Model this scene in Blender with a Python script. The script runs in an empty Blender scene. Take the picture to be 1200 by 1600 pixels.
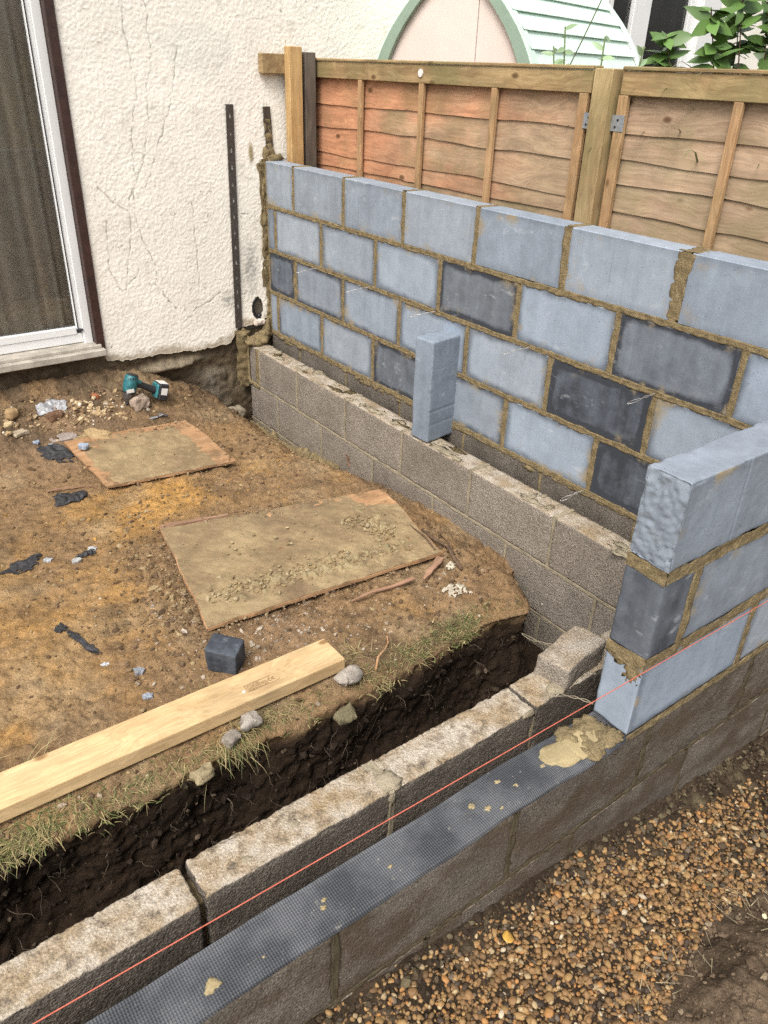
import bpy, bmesh, math, random
import numpy as np
from mathutils import Vector, Matrix, Euler

# ------------------------------------------------------------------ camera, light, exposure
sc = bpy.context.scene
col = sc.collection
cam_d = bpy.data.cameras.new('camera')
cam = bpy.data.objects.new('camera', cam_d)
col.objects.link(cam)
sc.camera = cam
CAM_R = ((0.80354876, -0.59441065, 0.03139065), (-0.27355069, -0.415606, -0.86743396), (0.52865813, 0.68843854, -0.49656113))
CAM_C = (-2.13004, -4.18423, 1.33492)
mw = Matrix.Identity(4)
for i in range(3):
    mw[i][0] = CAM_R[0][i]; mw[i][1] = -CAM_R[1][i]; mw[i][2] = -CAM_R[2][i]; mw[i][3] = CAM_C[i]
cam.matrix_world = mw
cam_d.sensor_fit = 'VERTICAL'
cam_d.sensor_height = 24.0
cam_d.lens = 1217.107 / 1600 * 24.0
cam_d.clip_start = 0.05
cam_d.clip_end = 600

SUN_ELEV, SUN_AZ = 54.0, 238.0          # azimuth measured from +Y clockwise (250 = from -X, a little from the camera side)
w = bpy.data.worlds.new('World'); sc.world = w; w.use_nodes = True
nt = w.node_tree; nt.nodes.clear()
sky = nt.nodes.new('ShaderNodeTexSky'); sky.sky_type = 'NISHITA'; sky.sun_disc = False
sky.sun_elevation = math.radians(SUN_ELEV); sky.sun_rotation = math.radians(SUN_AZ)
sky.air_density = 1.0; sky.dust_density = 4.0; sky.ozone_density = 1.0
hs = nt.nodes.new('ShaderNodeHueSaturation'); hs.inputs['Saturation'].default_value = 0.28
bg = nt.nodes.new('ShaderNodeBackground'); bg.inputs['Strength'].default_value = 0.14
ow = nt.nodes.new('ShaderNodeOutputWorld')
nt.links.new(sky.outputs[0], hs.inputs['Color']); nt.links.new(hs.outputs[0], bg.inputs['Color']); nt.links.new(bg.outputs[0], ow.inputs['Surface'])
sl = bpy.data.lights.new('sun', 'SUN'); sl.energy = 1.45; sl.angle = math.radians(28); sl.color = (1.0, 0.95, 0.87)
so = bpy.data.objects.new('sun', sl); col.objects.link(so)
az, el = math.radians(SUN_AZ), math.radians(SUN_ELEV)
sd = Vector((math.sin(az) * math.cos(el), math.cos(az) * math.cos(el), math.sin(el)))
so.rotation_euler = (-sd).to_track_quat('-Z', 'Y').to_euler()
sc.view_settings.view_transform = 'Standard'
try: sc.view_settings.look = 'None'
except Exception: pass
sc.view_settings.gamma = 1.0
sc.view_settings.use_curve_mapping = False
sc.view_settings.exposure = 0.72
sc.cycles.max_bounces = 6; sc.cycles.diffuse_bounces = 3; sc.cycles.glossy_bounces = 3; sc.cycles.transparent_max_bounces = 8
sc.cycles.caustics_reflective = False; sc.cycles.caustics_refractive = False
sc.cycles.use_denoising = False
try:
    sc.cycles.denoiser = 'OPENIMAGEDENOISE'; sc.cycles.denoising_input_passes = 'RGB_ALBEDO_NORMAL'; sc.cycles.denoising_prefilter = 'ACCURATE'
except Exception: pass

# ------------------------------------------------------------------ helpers
rng = np.random.default_rng(7)
random.seed(7)

def _h(ix, iy, iz, s):
    n = (ix.astype(np.int64) * 374761393 + iy.astype(np.int64) * 668265263 + iz.astype(np.int64) * 2147483647 + s * 1274126177) & 0xffffffff
    n = ((n ^ (n >> 13)) * 1274126177) & 0xffffffff
    n = ((n ^ (n >> 16)) * 2246822519) & 0xffffffff
    return ((n ^ (n >> 15)) & 0xffffff) / float(0xffffff)

def vn(x, y, z=0.0, s=0):
    x, y, z = np.broadcast_arrays(np.asarray(x, float), np.asarray(y, float), np.asarray(z, float))
    xi, yi, zi = np.floor(x), np.floor(y), np.floor(z)
    fx, fy, fz = x - xi, y - yi, z - zi
    fx, fy, fz = fx*fx*(3-2*fx), fy*fy*(3-2*fy), fz*fz*(3-2*fz)
    xi, yi, zi = xi.astype(np.int64), yi.astype(np.int64), zi.astype(np.int64)
    def L(a, b, t): return a + (b - a) * t
    c = [[[_h(xi+i, yi+j, zi+k, s) for k in (0, 1)] for j in (0, 1)] for i in (0, 1)]
    a = L(L(c[0][0][0], c[1][0][0], fx), L(c[0][1][0], c[1][1][0], fx), fy)
    b = L(L(c[0][0][1], c[1][0][1], fx), L(c[0][1][1], c[1][1][1], fx), fy)
    return L(a, b, fz) * 2 - 1

def fbm(x, y, z=0.0, sc_=1.0, o=4, s=0, g=0.5):
    r = 0; a = 1.0; t = 0
    for i in range(o):
        f = sc_ * 2.03 ** i
        r = r + a * vn(np.asarray(x) * f + 17.3 * i, np.asarray(y) * f - 9.1 * i, np.asarray(z) * f + 3.7 * i, s + i); t += a; a *= g
    return r / t

def sstep(t):
    t = np.clip(t, 0, 1); return t * t * (3 - 2 * t)

def lerpc(a, b, t):
    t = np.asarray(t)[..., None]; return np.asarray(a) * (1 - t) + np.asarray(b) * t

def tag(o, label=None, cat=None, group=None, kind=None):
    if label: o['label'] = label
    if cat: o['category'] = cat
    if group: o['group'] = group
    if kind: o['kind'] = kind
    return o

def empty(name, loc=(0, 0, 0), rz=0.0):
    o = bpy.data.objects.new(name, None); col.objects.link(o); o.location = loc; o.rotation_euler = (0, 0, rz)
    o.empty_display_size = 0.05
    return o

def link(name, me, mat, parent=None, loc=None, rot=None):
    if mat is not None and not me.materials: me.materials.append(mat)
    o = bpy.data.objects.new(name, me); col.objects.link(o)
    if parent is not None:
        o.parent = parent
    if loc is not None: o.location = loc
    if rot is not None: o.rotation_euler = rot
    return o

def np_mesh(name, v, f, smooth=True, colr=None):
    """v (n,3), f (m,4) or (m,3) arrays"""
    v = np.asarray(v, float); f = np.asarray(f)
    me = bpy.data.meshes.new(name)
    k = f.shape[1]
    me.vertices.add(len(v)); me.vertices.foreach_set('co', v.astype(np.float32).ravel())
    me.loops.add(f.size); me.loops.foreach_set('vertex_index', f.astype(np.int32).ravel())
    me.polygons.add(len(f))
    me.polygons.foreach_set('loop_start', np.arange(0, f.size, k, dtype=np.int32))
    me.polygons.foreach_set('loop_total', np.full(len(f), k, dtype=np.int32))
    me.polygons.foreach_set('use_smooth', np.full(len(f), bool(smooth)))
    me.update(calc_edges=True)
    if colr is not None:
        c = np.ones((len(v), 4), np.float32); c[:, :3] = np.clip(np.broadcast_to(colr, (len(v), 3)), 0, 1)
        at = me.color_attributes.new('Col', 'FLOAT_COLOR', 'POINT'); at.data.foreach_set('color', c.ravel())
    me.validate()
    return me

def grid_f(nu, nv, mask=None):
    i = np.arange(nu * nv).reshape(nu, nv)
    q = np.stack([i[:-1, :-1], i[1:, :-1], i[1:, 1:], i[:-1, 1:]], -1)
    return q.reshape(-1, 4) if mask is None else q[mask]

def py_mesh(name, v, f, smooth=False):
    me = bpy.data.meshes.new(name); me.from_pydata([tuple(p) for p in v], [], [tuple(q) for q in f]); me.update()
    if smooth: me.polygons.foreach_set('use_smooth', [True] * len(me.polygons))
    return me

class MB:
    def __init__(s): s.v = []; s.f = []
    def add(s, v, f):
        b = len(s.v); s.v += [tuple(p) for p in v]; s.f += [tuple(b + i for i in q) for q in f]; return s
    def box(s, lo, hi):
        x0, y0, z0 = lo; x1, y1, z1 = hi
        return s.add([(x0,y0,z0),(x1,y0,z0),(x1,y1,z0),(x0,y1,z0),(x0,y0,z1),(x1,y0,z1),(x1,y1,z1),(x0,y1,z1)],
                     [(0,3,2,1),(4,5,6,7),(0,1,5,4),(1,2,6,5),(2,3,7,6),(3,0,4,7)])
    def tube(s, pts, r, n=6, cap=True):
        v, f = tube_arrays(pts, r, n); s.add(v, f)
        if cap:
            m = len(pts); b = len(s.v) - m * n
            s.f.append(tuple(b + i for i in range(n))[::-1]); s.f.append(tuple(b + (m - 1) * n + i for i in range(n)))
        return s
    def build(s, name, mat, parent=None, smooth=False, loc=None, rot=None, bevel=0):
        me = py_mesh(name, s.v, s.f, smooth)
        if bevel:
            bm = bmesh.new(); bm.from_mesh(me)
            bmesh.ops.bevel(bm, geom=list(bm.edges), offset=bevel, segments=1, affect='EDGES', profile=0.5)
            bm.to_mesh(me); bm.free()
        return link(name, me, mat, parent, loc, rot)

def tube_arrays(pts, r, n=6):
    P = [Vector(p) for p in pts]; m = len(P)
    R = [r] * m if not hasattr(r, '__len__') else list(r)
    v = []; up = Vector((0.13, 0.27, 0.95))
    for i in range(m):
        t = (P[min(i+1, m-1)] - P[max(i-1, 0)])
        t = t.normalized() if t.length > 1e-9 else Vector((0, 0, 1))
        a = t.cross(up)
        if a.length < 1e-3: a = t.cross(Vector((1, 0, 0)))
        a.normalize(); b = t.cross(a)
        for k in range(n):
            g = 2 * math.pi * k / n
            v.append(P[i] + (a * math.cos(g) + b * math.sin(g)) * R[i])
    f = [(i*n+k, i*n+(k+1) % n, (i+1)*n+(k+1) % n, (i+1)*n+k) for i in range(m-1) for k in range(n)]
    return v, f

def bezier(p0, p1, p2, p3, n=10):
    p0, p1, p2, p3 = map(Vector, (p0, p1, p2, p3)); r = []
    for i in range(n + 1):
        t = i / n; u = 1 - t
        r.append(p0*u**3 + p1*3*u*u*t + p2*3*u*t*t + p3*t**3)
    return r

def rough_box(size, res, rad, amp, seed, nsc=60.0, oct_=3, chip=0.0):
    """closed box with rounded, displaced surface, centred on origin -> (v, quads)"""
    hx, hy, hz = [s / 2 for s in size]
    n = [max(2, int(round(s / res))) for s in size]
    V = []; F = []; base = 0
    lin = [np.linspace(-s/2, s/2, k+1) for s, k in zip(size, n)]
    for ax in range(3):
        b, c = (ax+1) % 3, (ax+2) % 3
        B, C_ = np.meshgrid(lin[b], lin[c], indexing='ij')
        for sg in (-1, 1):
            p = np.zeros(B.shape + (3,)); p[..., ax] = sg * size[ax] / 2; p[..., b] = B; p[..., c] = C_
            f = grid_f(n[b]+1, n[c]+1) + base
            if sg < 0: f = f[:, ::-1]
            V.append(p.reshape(-1, 3)); F.append(f); base += B.size
    V = np.concatenate(V); F = np.concatenate(F)
    key = np.round(V * 1e5).astype(np.int64)
    _, first, inv = np.unique(key, axis=0, return_index=True, return_inverse=True)
    V = V[first]; F = inv.reshape(-1)[F]
    H = np.array([hx, hy, hz]); inner = np.clip(V, -(H-rad), H-rad); d = V - inner
    L = np.linalg.norm(d, axis=1, keepdims=True); d = d / np.maximum(L, 1e-9)
    k = np.random.default_rng(seed).uniform(-50, 50, 3)
    nz = fbm(V[:, 0]+k[0], V[:, 1]+k[1], V[:, 2]+k[2], nsc, oct_, seed)
    edge = (np.sum(np.abs(V) > (H - 2.0*rad), axis=1) >= 2)
    ch = np.clip(fbm(V[:, 0]+k[1], V[:, 1]+k[2], V[:, 2]+k[0], nsc*0.35, 2, seed+5) - 0.05, 0, 1) * chip * edge
    P = inner + d * rad + d * (nz * amp - ch)[:, None]
    return P, F

# ------------------------------------------------------------------ materials
def new_mat(name, rough=0.8, spec=0.3):
    m = bpy.data.materials.new(name); m.use_nodes = True
    t = m.node_tree; b = t.nodes['Principled BSDF']
    b.inputs['Roughness'].default_value = rough; b.inputs['Specular IOR Level'].default_value = spec
    return m, t, b

def N(t, typ, **kw):
    n = t.nodes.new('ShaderNode' + typ)
    for k, v in kw.items():
        if k.startswith('_'): setattr(n, k[1:], v)
        else:
            key = k.replace('__', ' ')
            inp = n.inputs[int(key[1:])] if key[0] == 'i' and key[1:].isdigit() else n.inputs[key]
            if hasattr(v, 'is_output'): t.links.new(v, inp)
            else: inp.default_value = v
    return n

def math_n(t, op, a, b=None, clamp=False):
    n = t.nodes.new('ShaderNodeMath'); n.operation = op; n.use_clamp = clamp
    for i, v in enumerate((a, b)):
        if v is None: continue
        if hasattr(v, 'is_output'): t.links.new(v, n.inputs[i])
        else: n.inputs[i].default_value = v
    return n.outputs[0]

def maprange(t, v, a, b, c=0.0, d=1.0, smooth=True):
    n = t.nodes.new('ShaderNodeMapRange'); n.interpolation_type = 'SMOOTHSTEP' if smooth else 'LINEAR'
    t.links.new(v, n.inputs['Value'])
    for k, x in zip(('From Min', 'From Max', 'To Min', 'To Max'), (a, b, c, d)): n.inputs[k].default_value = x
    return n.outputs[0]

def mix(t, f, a, b, mode='MIX'):
    n = t.nodes.new('ShaderNodeMix'); n.data_type = 'RGBA'; n.blend_type = mode
    for s, v in ((n.inputs[0], f), (n.inputs[6], a), (n.inputs[7], b)):
        if hasattr(v, 'is_output'): t.links.new(v, s)
        else: s.default_value = v if not isinstance(v, tuple) else (v + (1,) if len(v) == 3 else v)
    return n.outputs[2]

def coords(t, rand=True):
    tc = N(t, 'TexCoord')
    if not rand: return tc.outputs['Object'], tc
    oi = N(t, 'ObjectInfo')
    r = math_n(t, 'MULTIPLY', oi.outputs['Random'], 37.0)
    v = N(t, 'VectorMath', _operation='ADD'); t.links.new(tc.outputs['Object'], v.inputs[0]); t.links.new(r, v.inputs[1])
    return v.outputs[0], tc

def noise(t, vec, scale, detail=4, rough=0.55, stretch=None):
    if stretch:
        mp = N(t, 'Mapping', Vector=vec); mp.inputs['Scale'].default_value = stretch; vec = mp.outputs[0]
    return N(t, 'TexNoise', Vector=vec, Scale=scale, Detail=detail, Roughness=rough).outputs['Fac']

def bump(t, b, h, strength=0.5, dist=0.004, prev=None):
    n = N(t, 'Bump', Height=h, Strength=strength, Distance=dist)
    if prev is not None: t.links.new(prev, n.inputs['Normal'])
    t.links.new(n.outputs[0], b.inputs['Normal']); return n.outputs[0]

def speckled(name, colour=None, rough=0.9, spec=0.2, var=0.35, vscale=25, fine=0.4, fscale=260, bstr=0.6, bdist=0.004, bscale=180, dark=None):
    """earthy material: base colour (or the mesh's own colour attribute) broken up by two noises plus fine relief"""
    m, t, b = new_mat(name, rough, spec)
    vec, tc = coords(t)
    if colour is None:
        base = N(t, 'Attribute', _attribute_name='Col').outputs['Color']
    else:
        base = N(t, 'RGB'); base.outputs[0].default_value = tuple(colour) + (1,); base = base.outputs[0]
    n1 = noise(t, vec, vscale, 5); n2 = noise(t, vec, fscale, 3)
    f1 = maprange(t, n1, 0.3, 0.7, 1 - var, 1 + var, False); f2 = maprange(t, n2, 0.3, 0.7, 1 - fine, 1 + fine, False)
    f = math_n(t, 'MULTIPLY', f1, f2)
    cm = N(t, 'CombineColor'); [t.links.new(f, cm.inputs[i]) for i in range(3)]
    c = mix(t, 1.0, base, cm.outputs[0], 'MULTIPLY')
    t.links.new(c, b.inputs['Base Color'])
    h = noise(t, vec, bscale, 5, 0.65)
    bump(t, b, h, bstr, bdist)
    return m

def blue_block_mat():
    m, t, b = new_mat('blue_grey_block', 0.85, 0.25)
    vec, tc = coords(t)
    tone = N(t, 'Attribute', _attribute_type='OBJECT', _attribute_name='tone').outputs['Fac']
    wet = N(t, 'Attribute', _attribute_type='OBJECT', _attribute_name='wet').outputs['Fac']
    ln = N(t, 'Attribute', _attribute_type='OBJECT', _attribute_name='len').outputs['Fac']
    n1 = noise(t, vec, 7, 5, 0.6); n2 = noise(t, vec, 1, 3, 0.55, (30, 30, 1.6)); n3 = noise(t, vec, 330, 2); n4 = noise(t, vec, 22, 5, 0.65)
    tn = math_n(t, 'ADD', tone, maprange(t, n1, 0.3, 0.7, -0.11, 0.11, False))
    tn = math_n(t, 'ADD', tn, maprange(t, n2, 0.32, 0.68, -0.05, 0.05, False))
    tn = math_n(t, 'ADD', tn, maprange(t, n4, 0.35, 0.65, -0.06, 0.06, False))
    # damp margin drawn in from the wet mortar, on the two wide faces only
    g = N(t, 'SeparateXYZ', Vector=tc.outputs['Generated'])
    gx = math_n(t, 'MULTIPLY', math_n(t, 'MINIMUM', g.outputs[0], math_n(t, 'SUBTRACT', 1.0, g.outputs[0])), ln)
    gz = math_n(t, 'MULTIPLY', math_n(t, 'MINIMUM', g.outputs[2], math_n(t, 'SUBTRACT', 1.0, g.outputs[2])), 0.21)
    hx_ = math_n(t, 'DIVIDE', math_n(t, 'MULTIPLY', gx, gz), math_n(t, 'SQRT', math_n(t, 'ADD', math_n(t, 'MULTIPLY', gx, gx), math_n(t, 'ADD', math_n(t, 'MULTIPLY', gz, gz), 1e-6))))
    e = math_n(t, 'ADD', hx_, maprange(t, noise(t, vec, 7, 3), 0.3, 0.7, -0.009, 0.009, False))
    e = math_n(t, 'ADD', e, maprange(t, noise(t, vec, 60, 3), 0.3, 0.7, -0.002, 0.002, False))
    geo = N(t, 'NewGeometry')
    vt = N(t, 'VectorTransform', _vector_type='NORMAL', _convert_from='WORLD', _convert_to='OBJECT', Vector=geo.outputs['True Normal'])
    ny = math_n(t, 'ABSOLUTE', N(t, 'SeparateXYZ', Vector=vt.outputs[0]).outputs[1])
    face = maprange(t, ny, 0.75, 0.9)
    damp = math_n(t, 'MULTIPLY', math_n(t, 'MULTIPLY', maprange(t, e, 0.000, 0.030, 1.0, 0.0), face), wet)
    tn = math_n(t, 'ADD', tn, math_n(t, 'MULTIPLY', damp, 0.66), True)
    hue = N(t, 'ObjectInfo').outputs['Random']
    c = mix(t, tn, mix(t, hue, (0.325, 0.385, 0.465), (0.355, 0.395, 0.445)), (0.045, 0.050, 0.061))
    chalk = math_n(t, 'MULTIPLY', maprange(t, noise(t, vec, 1, 5, 0.7, (14, 14, 30)), 0.56, 0.70), maprange(t, noise(t, vec, 5, 3), 0.45, 0.62))
    c = mix(t, math_n(t, 'MULTIPLY', chalk, 0.45), c, (0.52, 0.55, 0.58))
    # mortar smeared over the margins
    sm = math_n(t, 'MULTIPLY', maprange(t, noise(t, vec, 9, 5, 0.65), 0.53, 0.68), maprange(t, e, 0.004, 0.045, 0.85, 0.0))
    sm = math_n(t, 'MULTIPLY', math_n(t, 'MULTIPLY', sm, face), maprange(t, wet, 0.0, 0.15))
    c = mix(t, sm, c, (0.33, 0.26, 0.15))
    sc_l = maprange(t, noise(t, vec, 1, 2, 0.5, (120, 120, 1.3)), 0.66, 0.72)
    c = mix(t, math_n(t, 'MULTIPLY', math_n(t, 'MULTIPLY', sc_l, 0.45), maprange(t, noise(t, vec, 4, 2), 0.45, 0.6)), c, (0.09, 0.10, 0.12))
    # pits
    vo = N(t, 'TexVoronoi', Vector=vec, Scale=60, Randomness=1.0)
    pit = math_n(t, 'MULTIPLY', maprange(t, vo.outputs['Distance'], 0.05, 0.12, 1.0, 0.0), maprange(t, noise(t, vec, 13, 1), 0.46, 0.52))
    c = mix(t, math_n(t, 'MULTIPLY', pit, 0.75), c, (0.03, 0.033, 0.04))
    gr = maprange(t, n3, 0.3, 0.7, 0.91, 1.09, False)
    cm = N(t, 'CombineColor'); [t.links.new(gr, cm.inputs[i]) for i in range(3)]
    c = mix(t, 1.0, c, cm.outputs[0], 'MULTIPLY')
    t.links.new(c, b.inputs['Base Color'])
    h = math_n(t, 'ADD', math_n(t, 'MULTIPLY', n3, 0.35), math_n(t, 'MULTIPLY', noise(t, vec, 70, 4), 0.6))
    h = math_n(t, 'SUBTRACT', h, math_n(t, 'MULTIPLY', pit, 1.5))
    bump(t, b, h, 0.30, 0.0025)
    return m

def grey_block_mat():
    """open-textured aggregate block; 'tone' 0 dry and pale .. 1 damp and dark"""
    m, t, b = new_mat('grey_aggregate_block', 0.95, 0.15)
    vec, tc = coords(t)
    tone = N(t, 'Attribute', _attribute_type='OBJECT', _attribute_name='tone').outputs['Fac']
    n1 = noise(t, vec, 8, 5, 0.6); n2 = noise(t, vec, 210, 3, 0.7); n4 = noise(t, vec, 30, 4)
    vo = N(t, 'TexVoronoi', Vector=vec, Scale=170.0)
    tn = math_n(t, 'ADD', tone, maprange(t, n1, 0.3, 0.7, -0.14, 0.14, False), True)
    c = mix(t, tn, (0.40, 0.345, 0.285), (0.055, 0.045, 0.037))
    sp = math_n(t, 'ADD', maprange(t, n2, 0.32, 0.68, 0.62, 1.38, False), maprange(t, vo.outputs['Distance'], 0.0, 0.6, 0.22, -0.25, False))
    cm = N(t, 'CombineColor'); [t.links.new(sp, cm.inputs[i]) for i in range(3)]
    c = mix(t, 1.0, c, cm.outputs[0], 'MULTIPLY')
    # cement-washed, pale and stained upper face (dried laitance on the bed face)
    geo = N(t, 'NewGeometry')
    vt = N(t, 'VectorTransform', _vector_type='NORMAL', _convert_from='WORLD', _convert_to='OBJECT', Vector=geo.outputs['Normal'])
    nz = N(t, 'SeparateXYZ', Vector=vt.outputs[0]).outputs[2]
    top = math_n(t, 'MULTIPLY', maprange(t, nz, 0.35, 0.7), maprange(t, noise(t, vec, 28, 5, 0.7), 0.28, 0.52))
    tint = mix(t, maprange(t, noise(t, vec, 14, 5, 0.65), 0.33, 0.66), (0.33, 0.235, 0.13), (0.50, 0.44, 0.36))
    cm2 = N(t, 'CombineColor'); sp2 = maprange(t, n2, 0.3, 0.7, 0.62, 1.30, False); [t.links.new(sp2, cm2.inputs[i]) for i in range(3)]
    tint = mix(t, 1.0, tint, cm2.outputs[0], 'MULTIPLY')
    pale = N(t, 'Attribute', _attribute_type='OBJECT', _attribute_name='pale').outputs['Fac']
    c = mix(t, math_n(t, 'MULTIPLY', top, pale), c, tint)
    mud = N(t, 'Attribute', _attribute_type='OBJECT', _attribute_name='mud').outputs['Fac']
    c = mix(t, math_n(t, 'MULTIPLY', maprange(t, noise(t, vec, 6, 5, 0.65, (1, 1, 1.8)), 0.36, 0.62), mud), c, (0.085, 0.060, 0.038))
    scuff = math_n(t, 'MULTIPLY', maprange(t, noise(t, vec, 1, 5, 0.75, (18, 18, 9)), 0.58, 0.72), maprange(t, noise(t, vec, 4, 3), 0.48, 0.62))
    c = mix(t, math_n(t, 'MULTIPLY', scuff, 0.35), c, (0.42, 0.38, 0.33))
    t.links.new(c, b.inputs['Base Color'])
    h = math_n(t, 'SUBTRACT', n2, math_n(t, 'MULTIPLY', vo.outputs['Distance'], 0.7))
    bump(t, b, h, 0.8, 0.004)
    return m

def wood_mat(name, c0, c1, knot=(0.10, 0.05, 0.02), axis=1, gscale=55, rough=0.75, green=0.0, spec=0.25, dirt=0.0, fade=None):
    """sawn timber, grain along the given object axis"""
    m, t, b = new_mat(name, rough, spec)
    vec, tc = coords(t)
    st = [1.0, 1.0, 1.0]; st[axis] = 0.045
    warp = noise(t, vec, 3.0, 2)
    wv = N(t, 'VectorMath', _operation='ADD'); t.links.new(vec, wv.inputs[0])
    cw = N(t, 'CombineXYZ'); [t.links.new(math_n(t, 'MULTIPLY', warp, 0.12), cw.inputs[i]) for i in range(3)]
    t.links.new(cw.outputs[0], wv.inputs[1])
    g1 = noise(t, wv.outputs[0], gscale, 5, 0.6, tuple(st)); g2 = noise(t, wv.outputs[0], 170, 3, 0.6, tuple(st)); n1 = noise(t, vec, 5, 4)
    c = mix(t, maprange(t, g1, 0.33, 0.67), c0, c1)
    f = math_n(t, 'MULTIPLY', maprange(t, g2, 0.3, 0.7, 0.80, 1.18, False), maprange(t, n1, 0.3, 0.7, 0.78, 1.22, False))
    cm = N(t, 'CombineColor'); [t.links.new(f, cm.inputs[i]) for i in range(3)]
    c = mix(t, 1.0, c, cm.outputs[0], 'MULTIPLY')
    s2 = [1.0, 1.0, 1.0]; s2[axis] = 0.55
    mp = N(t, 'Mapping', Vector=vec); mp.inputs['Scale'].default_value = s2
    vo = N(t, 'TexVoronoi', Vector=mp.outputs[0], Scale=9.0)
    kn = maprange(t, vo.outputs['Distance'], 0.06, 0.13, 1.0, 0.0)
    c = mix(t, math_n(t, 'MULTIPLY', kn, 0.85), c, knot)
    if fade:
        fy = math_n(t, 'ADD', N(t, 'SeparateXYZ', Vector=tc.outputs['Object']).outputs[1], math_n(t, 'ADD', maprange(t, noise(t, vec, 6, 5, 0.65, (1, 0.35, 1)), 0.3, 0.7, -0.45, 0.45, False), math_n(t, 'MULTIPLY', math_n(t, 'SUBTRACT', N(t, 'ObjectInfo').outputs['Random'], 0.5), 0.9)))
        c = mix(t, maprange(t, fy, -0.5, -2.0), c, mix(t, 1.0, c, fade, 'MULTIPLY'))
    if green: c = mix(t, math_n(t, 'MULTIPLY', maprange(t, noise(t, vec, 4, 4), 0.42, 0.66), green), c, (0.17, 0.17, 0.07))
    if dirt: c = mix(t, math_n(t, 'MULTIPLY', maprange(t, noise(t, vec, 9, 5, 0.7), 0.48, 0.64), dirt), c, (0.13, 0.085, 0.045))
    t.links.new(c, b.inputs['Base Color'])
    bump(t, b, math_n(t, 'ADD', g1, math_n(t, 'MULTIPLY', g2, 0.5)), 0.35, 0.002)
    return m

def plain(name, c, rough=0.5, spec=0.5, metal=0.0, var=0.12, vs=30, bstr=0.15):
    m, t, b = new_mat(name, rough, spec); b.inputs['Metallic'].default_value = metal
    vec, tc = coords(t)
    n1 = noise(t, vec, vs, 5)
    f = maprange(t, n1, 0.3, 0.7, 1 - var, 1 + var, False)
    cm = N(t, 'CombineColor'); [t.links.new(f, cm.inputs[i]) for i in range(3)]
    t.links.new(mix(t, 1.0, tuple(c), cm.outputs[0], 'MULTIPLY'), b.inputs['Base Color'])
    if bstr: bump(t, b, noise(t, vec, 150, 4), bstr, 0.002)
    return m

def glass_mat(name, tint=(0.93, 0.95, 0.94)):
    m = bpy.data.materials.new(name); m.use_nodes = True; t = m.node_tree; t.nodes.clear()
    tr = N(t, 'BsdfTransparent'); tr.inputs[0].default_value = tint + (1,)
    gl = N(t, 'BsdfGlossy'); gl.inputs['Roughness'].default_value = 0.02
    fr = N(t, 'Fresnel'); fr.inputs[0].default_value = 1.5
    mx = N(t, 'MixShader'); t.links.new(fr.outputs[0], mx.inputs[0]); t.links.new(tr.outputs[0], mx.inputs[1]); t.links.new(gl.outputs[0], mx.inputs[2])
    vec, tc = coords(t)
    df = N(t, 'BsdfDiffuse'); df.inputs[0].default_value = (0.6, 0.57, 0.52, 1)
    haze = maprange(t, noise(t, vec, 3.0, 6, 0.7, (1.0, 1.0, 0.25)), 0.3, 0.75, 0.012, 0.045, False)  # streaky pale haze painted over the panes, brightens the dark glass
    m2 = N(t, 'MixShader'); t.links.new(haze, m2.inputs[0]); t.links.new(mx.outputs[0], m2.inputs[1]); t.links.new(df.outputs[0], m2.inputs[2])
    o = N(t, 'OutputMaterial'); t.links.new(m2.outputs[0], o.inputs[0])
    return m

def leaf_mat(name, c, rough=0.45):
    m, t, b = new_mat(name, rough, 0.4)
    at = N(t, 'Attribute', _attribute_name='Col').outputs['Color']
    t.links.new(mix(t, 1.0, tuple(c), at, 'MULTIPLY'), b.inputs['Base Color'])
    b.inputs['Subsurface Weight'].default_value = 0.0
    return m

MAT = {}
MAT['blue'] = blue_block_mat()
MAT['grey'] = grey_block_mat()
MAT['mortar'] = speckled('mortar', (0.222, 0.170, 0.092), 0.95, 0.15, 0.30, 40, 0.25, 320, 1.0, 0.005, 160)
MAT['mortar_pale'] = speckled('dry_mortar', (0.30, 0.255, 0.18), 0.95, 0.1, 0.22, 22, 0.25, 300, 0.6, 0.003, 220)
MAT['vcol'] = speckled('earth', None, 0.92, 0.15, 0.30, 26, 0.28, 200, 0.9, 0.009, 90)
MAT['smear'] = speckled('spread_mortar', None, 0.85, 0.2, 0.22, 14, 0.12, 260, 0.5, 0.004, 120)
MAT['vsoil'] = speckled('trench_soil', None, 0.95, 0.10, 0.35, 25, 0.5, 190, 1.0, 0.010, 90)
MAT['pebble'] = speckled('pebble', None, 0.65, 0.3, 0.10, 60, 0.18, 400, 0.25, 0.002, 250)
MAT['render'] = speckled('cream_render', None, 0.95, 0.12, 0.05, 5, 0.07, 400, 0.35, 0.003, 260)
MAT['fence_orange'] = wood_mat('orange_larch_slat', (0.57, 0.28, 0.155), (0.44, 0.21, 0.115), axis=1, gscale=40, green=0.35, fade=(0.76, 1.10, 1.28))
MAT['fence_tan'] = wood_mat('tan_larch_slat', (0.455, 0.325, 0.22), (0.36, 0.245, 0.158), axis=1, gscale=40, green=0.35)
MAT['rail'] = wood_mat('treated_rail', (0.40, 0.285, 0.145), (0.27, 0.175, 0.085), axis=1, gscale=45, green=0.5)
MAT['batten'] = wood_mat('treated_batten', (0.46, 0.29, 0.155), (0.34, 0.20, 0.10), axis=2, gscale=50, green=0.2)
MAT['post'] = wood_mat('treated_post', (0.42, 0.31, 0.16), (0.32, 0.22, 0.11), axis=2, gscale=40, green=0.45)
MAT['dark_post'] = wood_mat('weathered_dark_post', (0.15, 0.125, 0.10), (0.10, 0.082, 0.066), axis=2)
MAT['pale_post'] = wood_mat('pale_new_post', (0.50, 0.33, 0.15), (0.42, 0.26, 0.11), axis=2, gscale=40)
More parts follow.
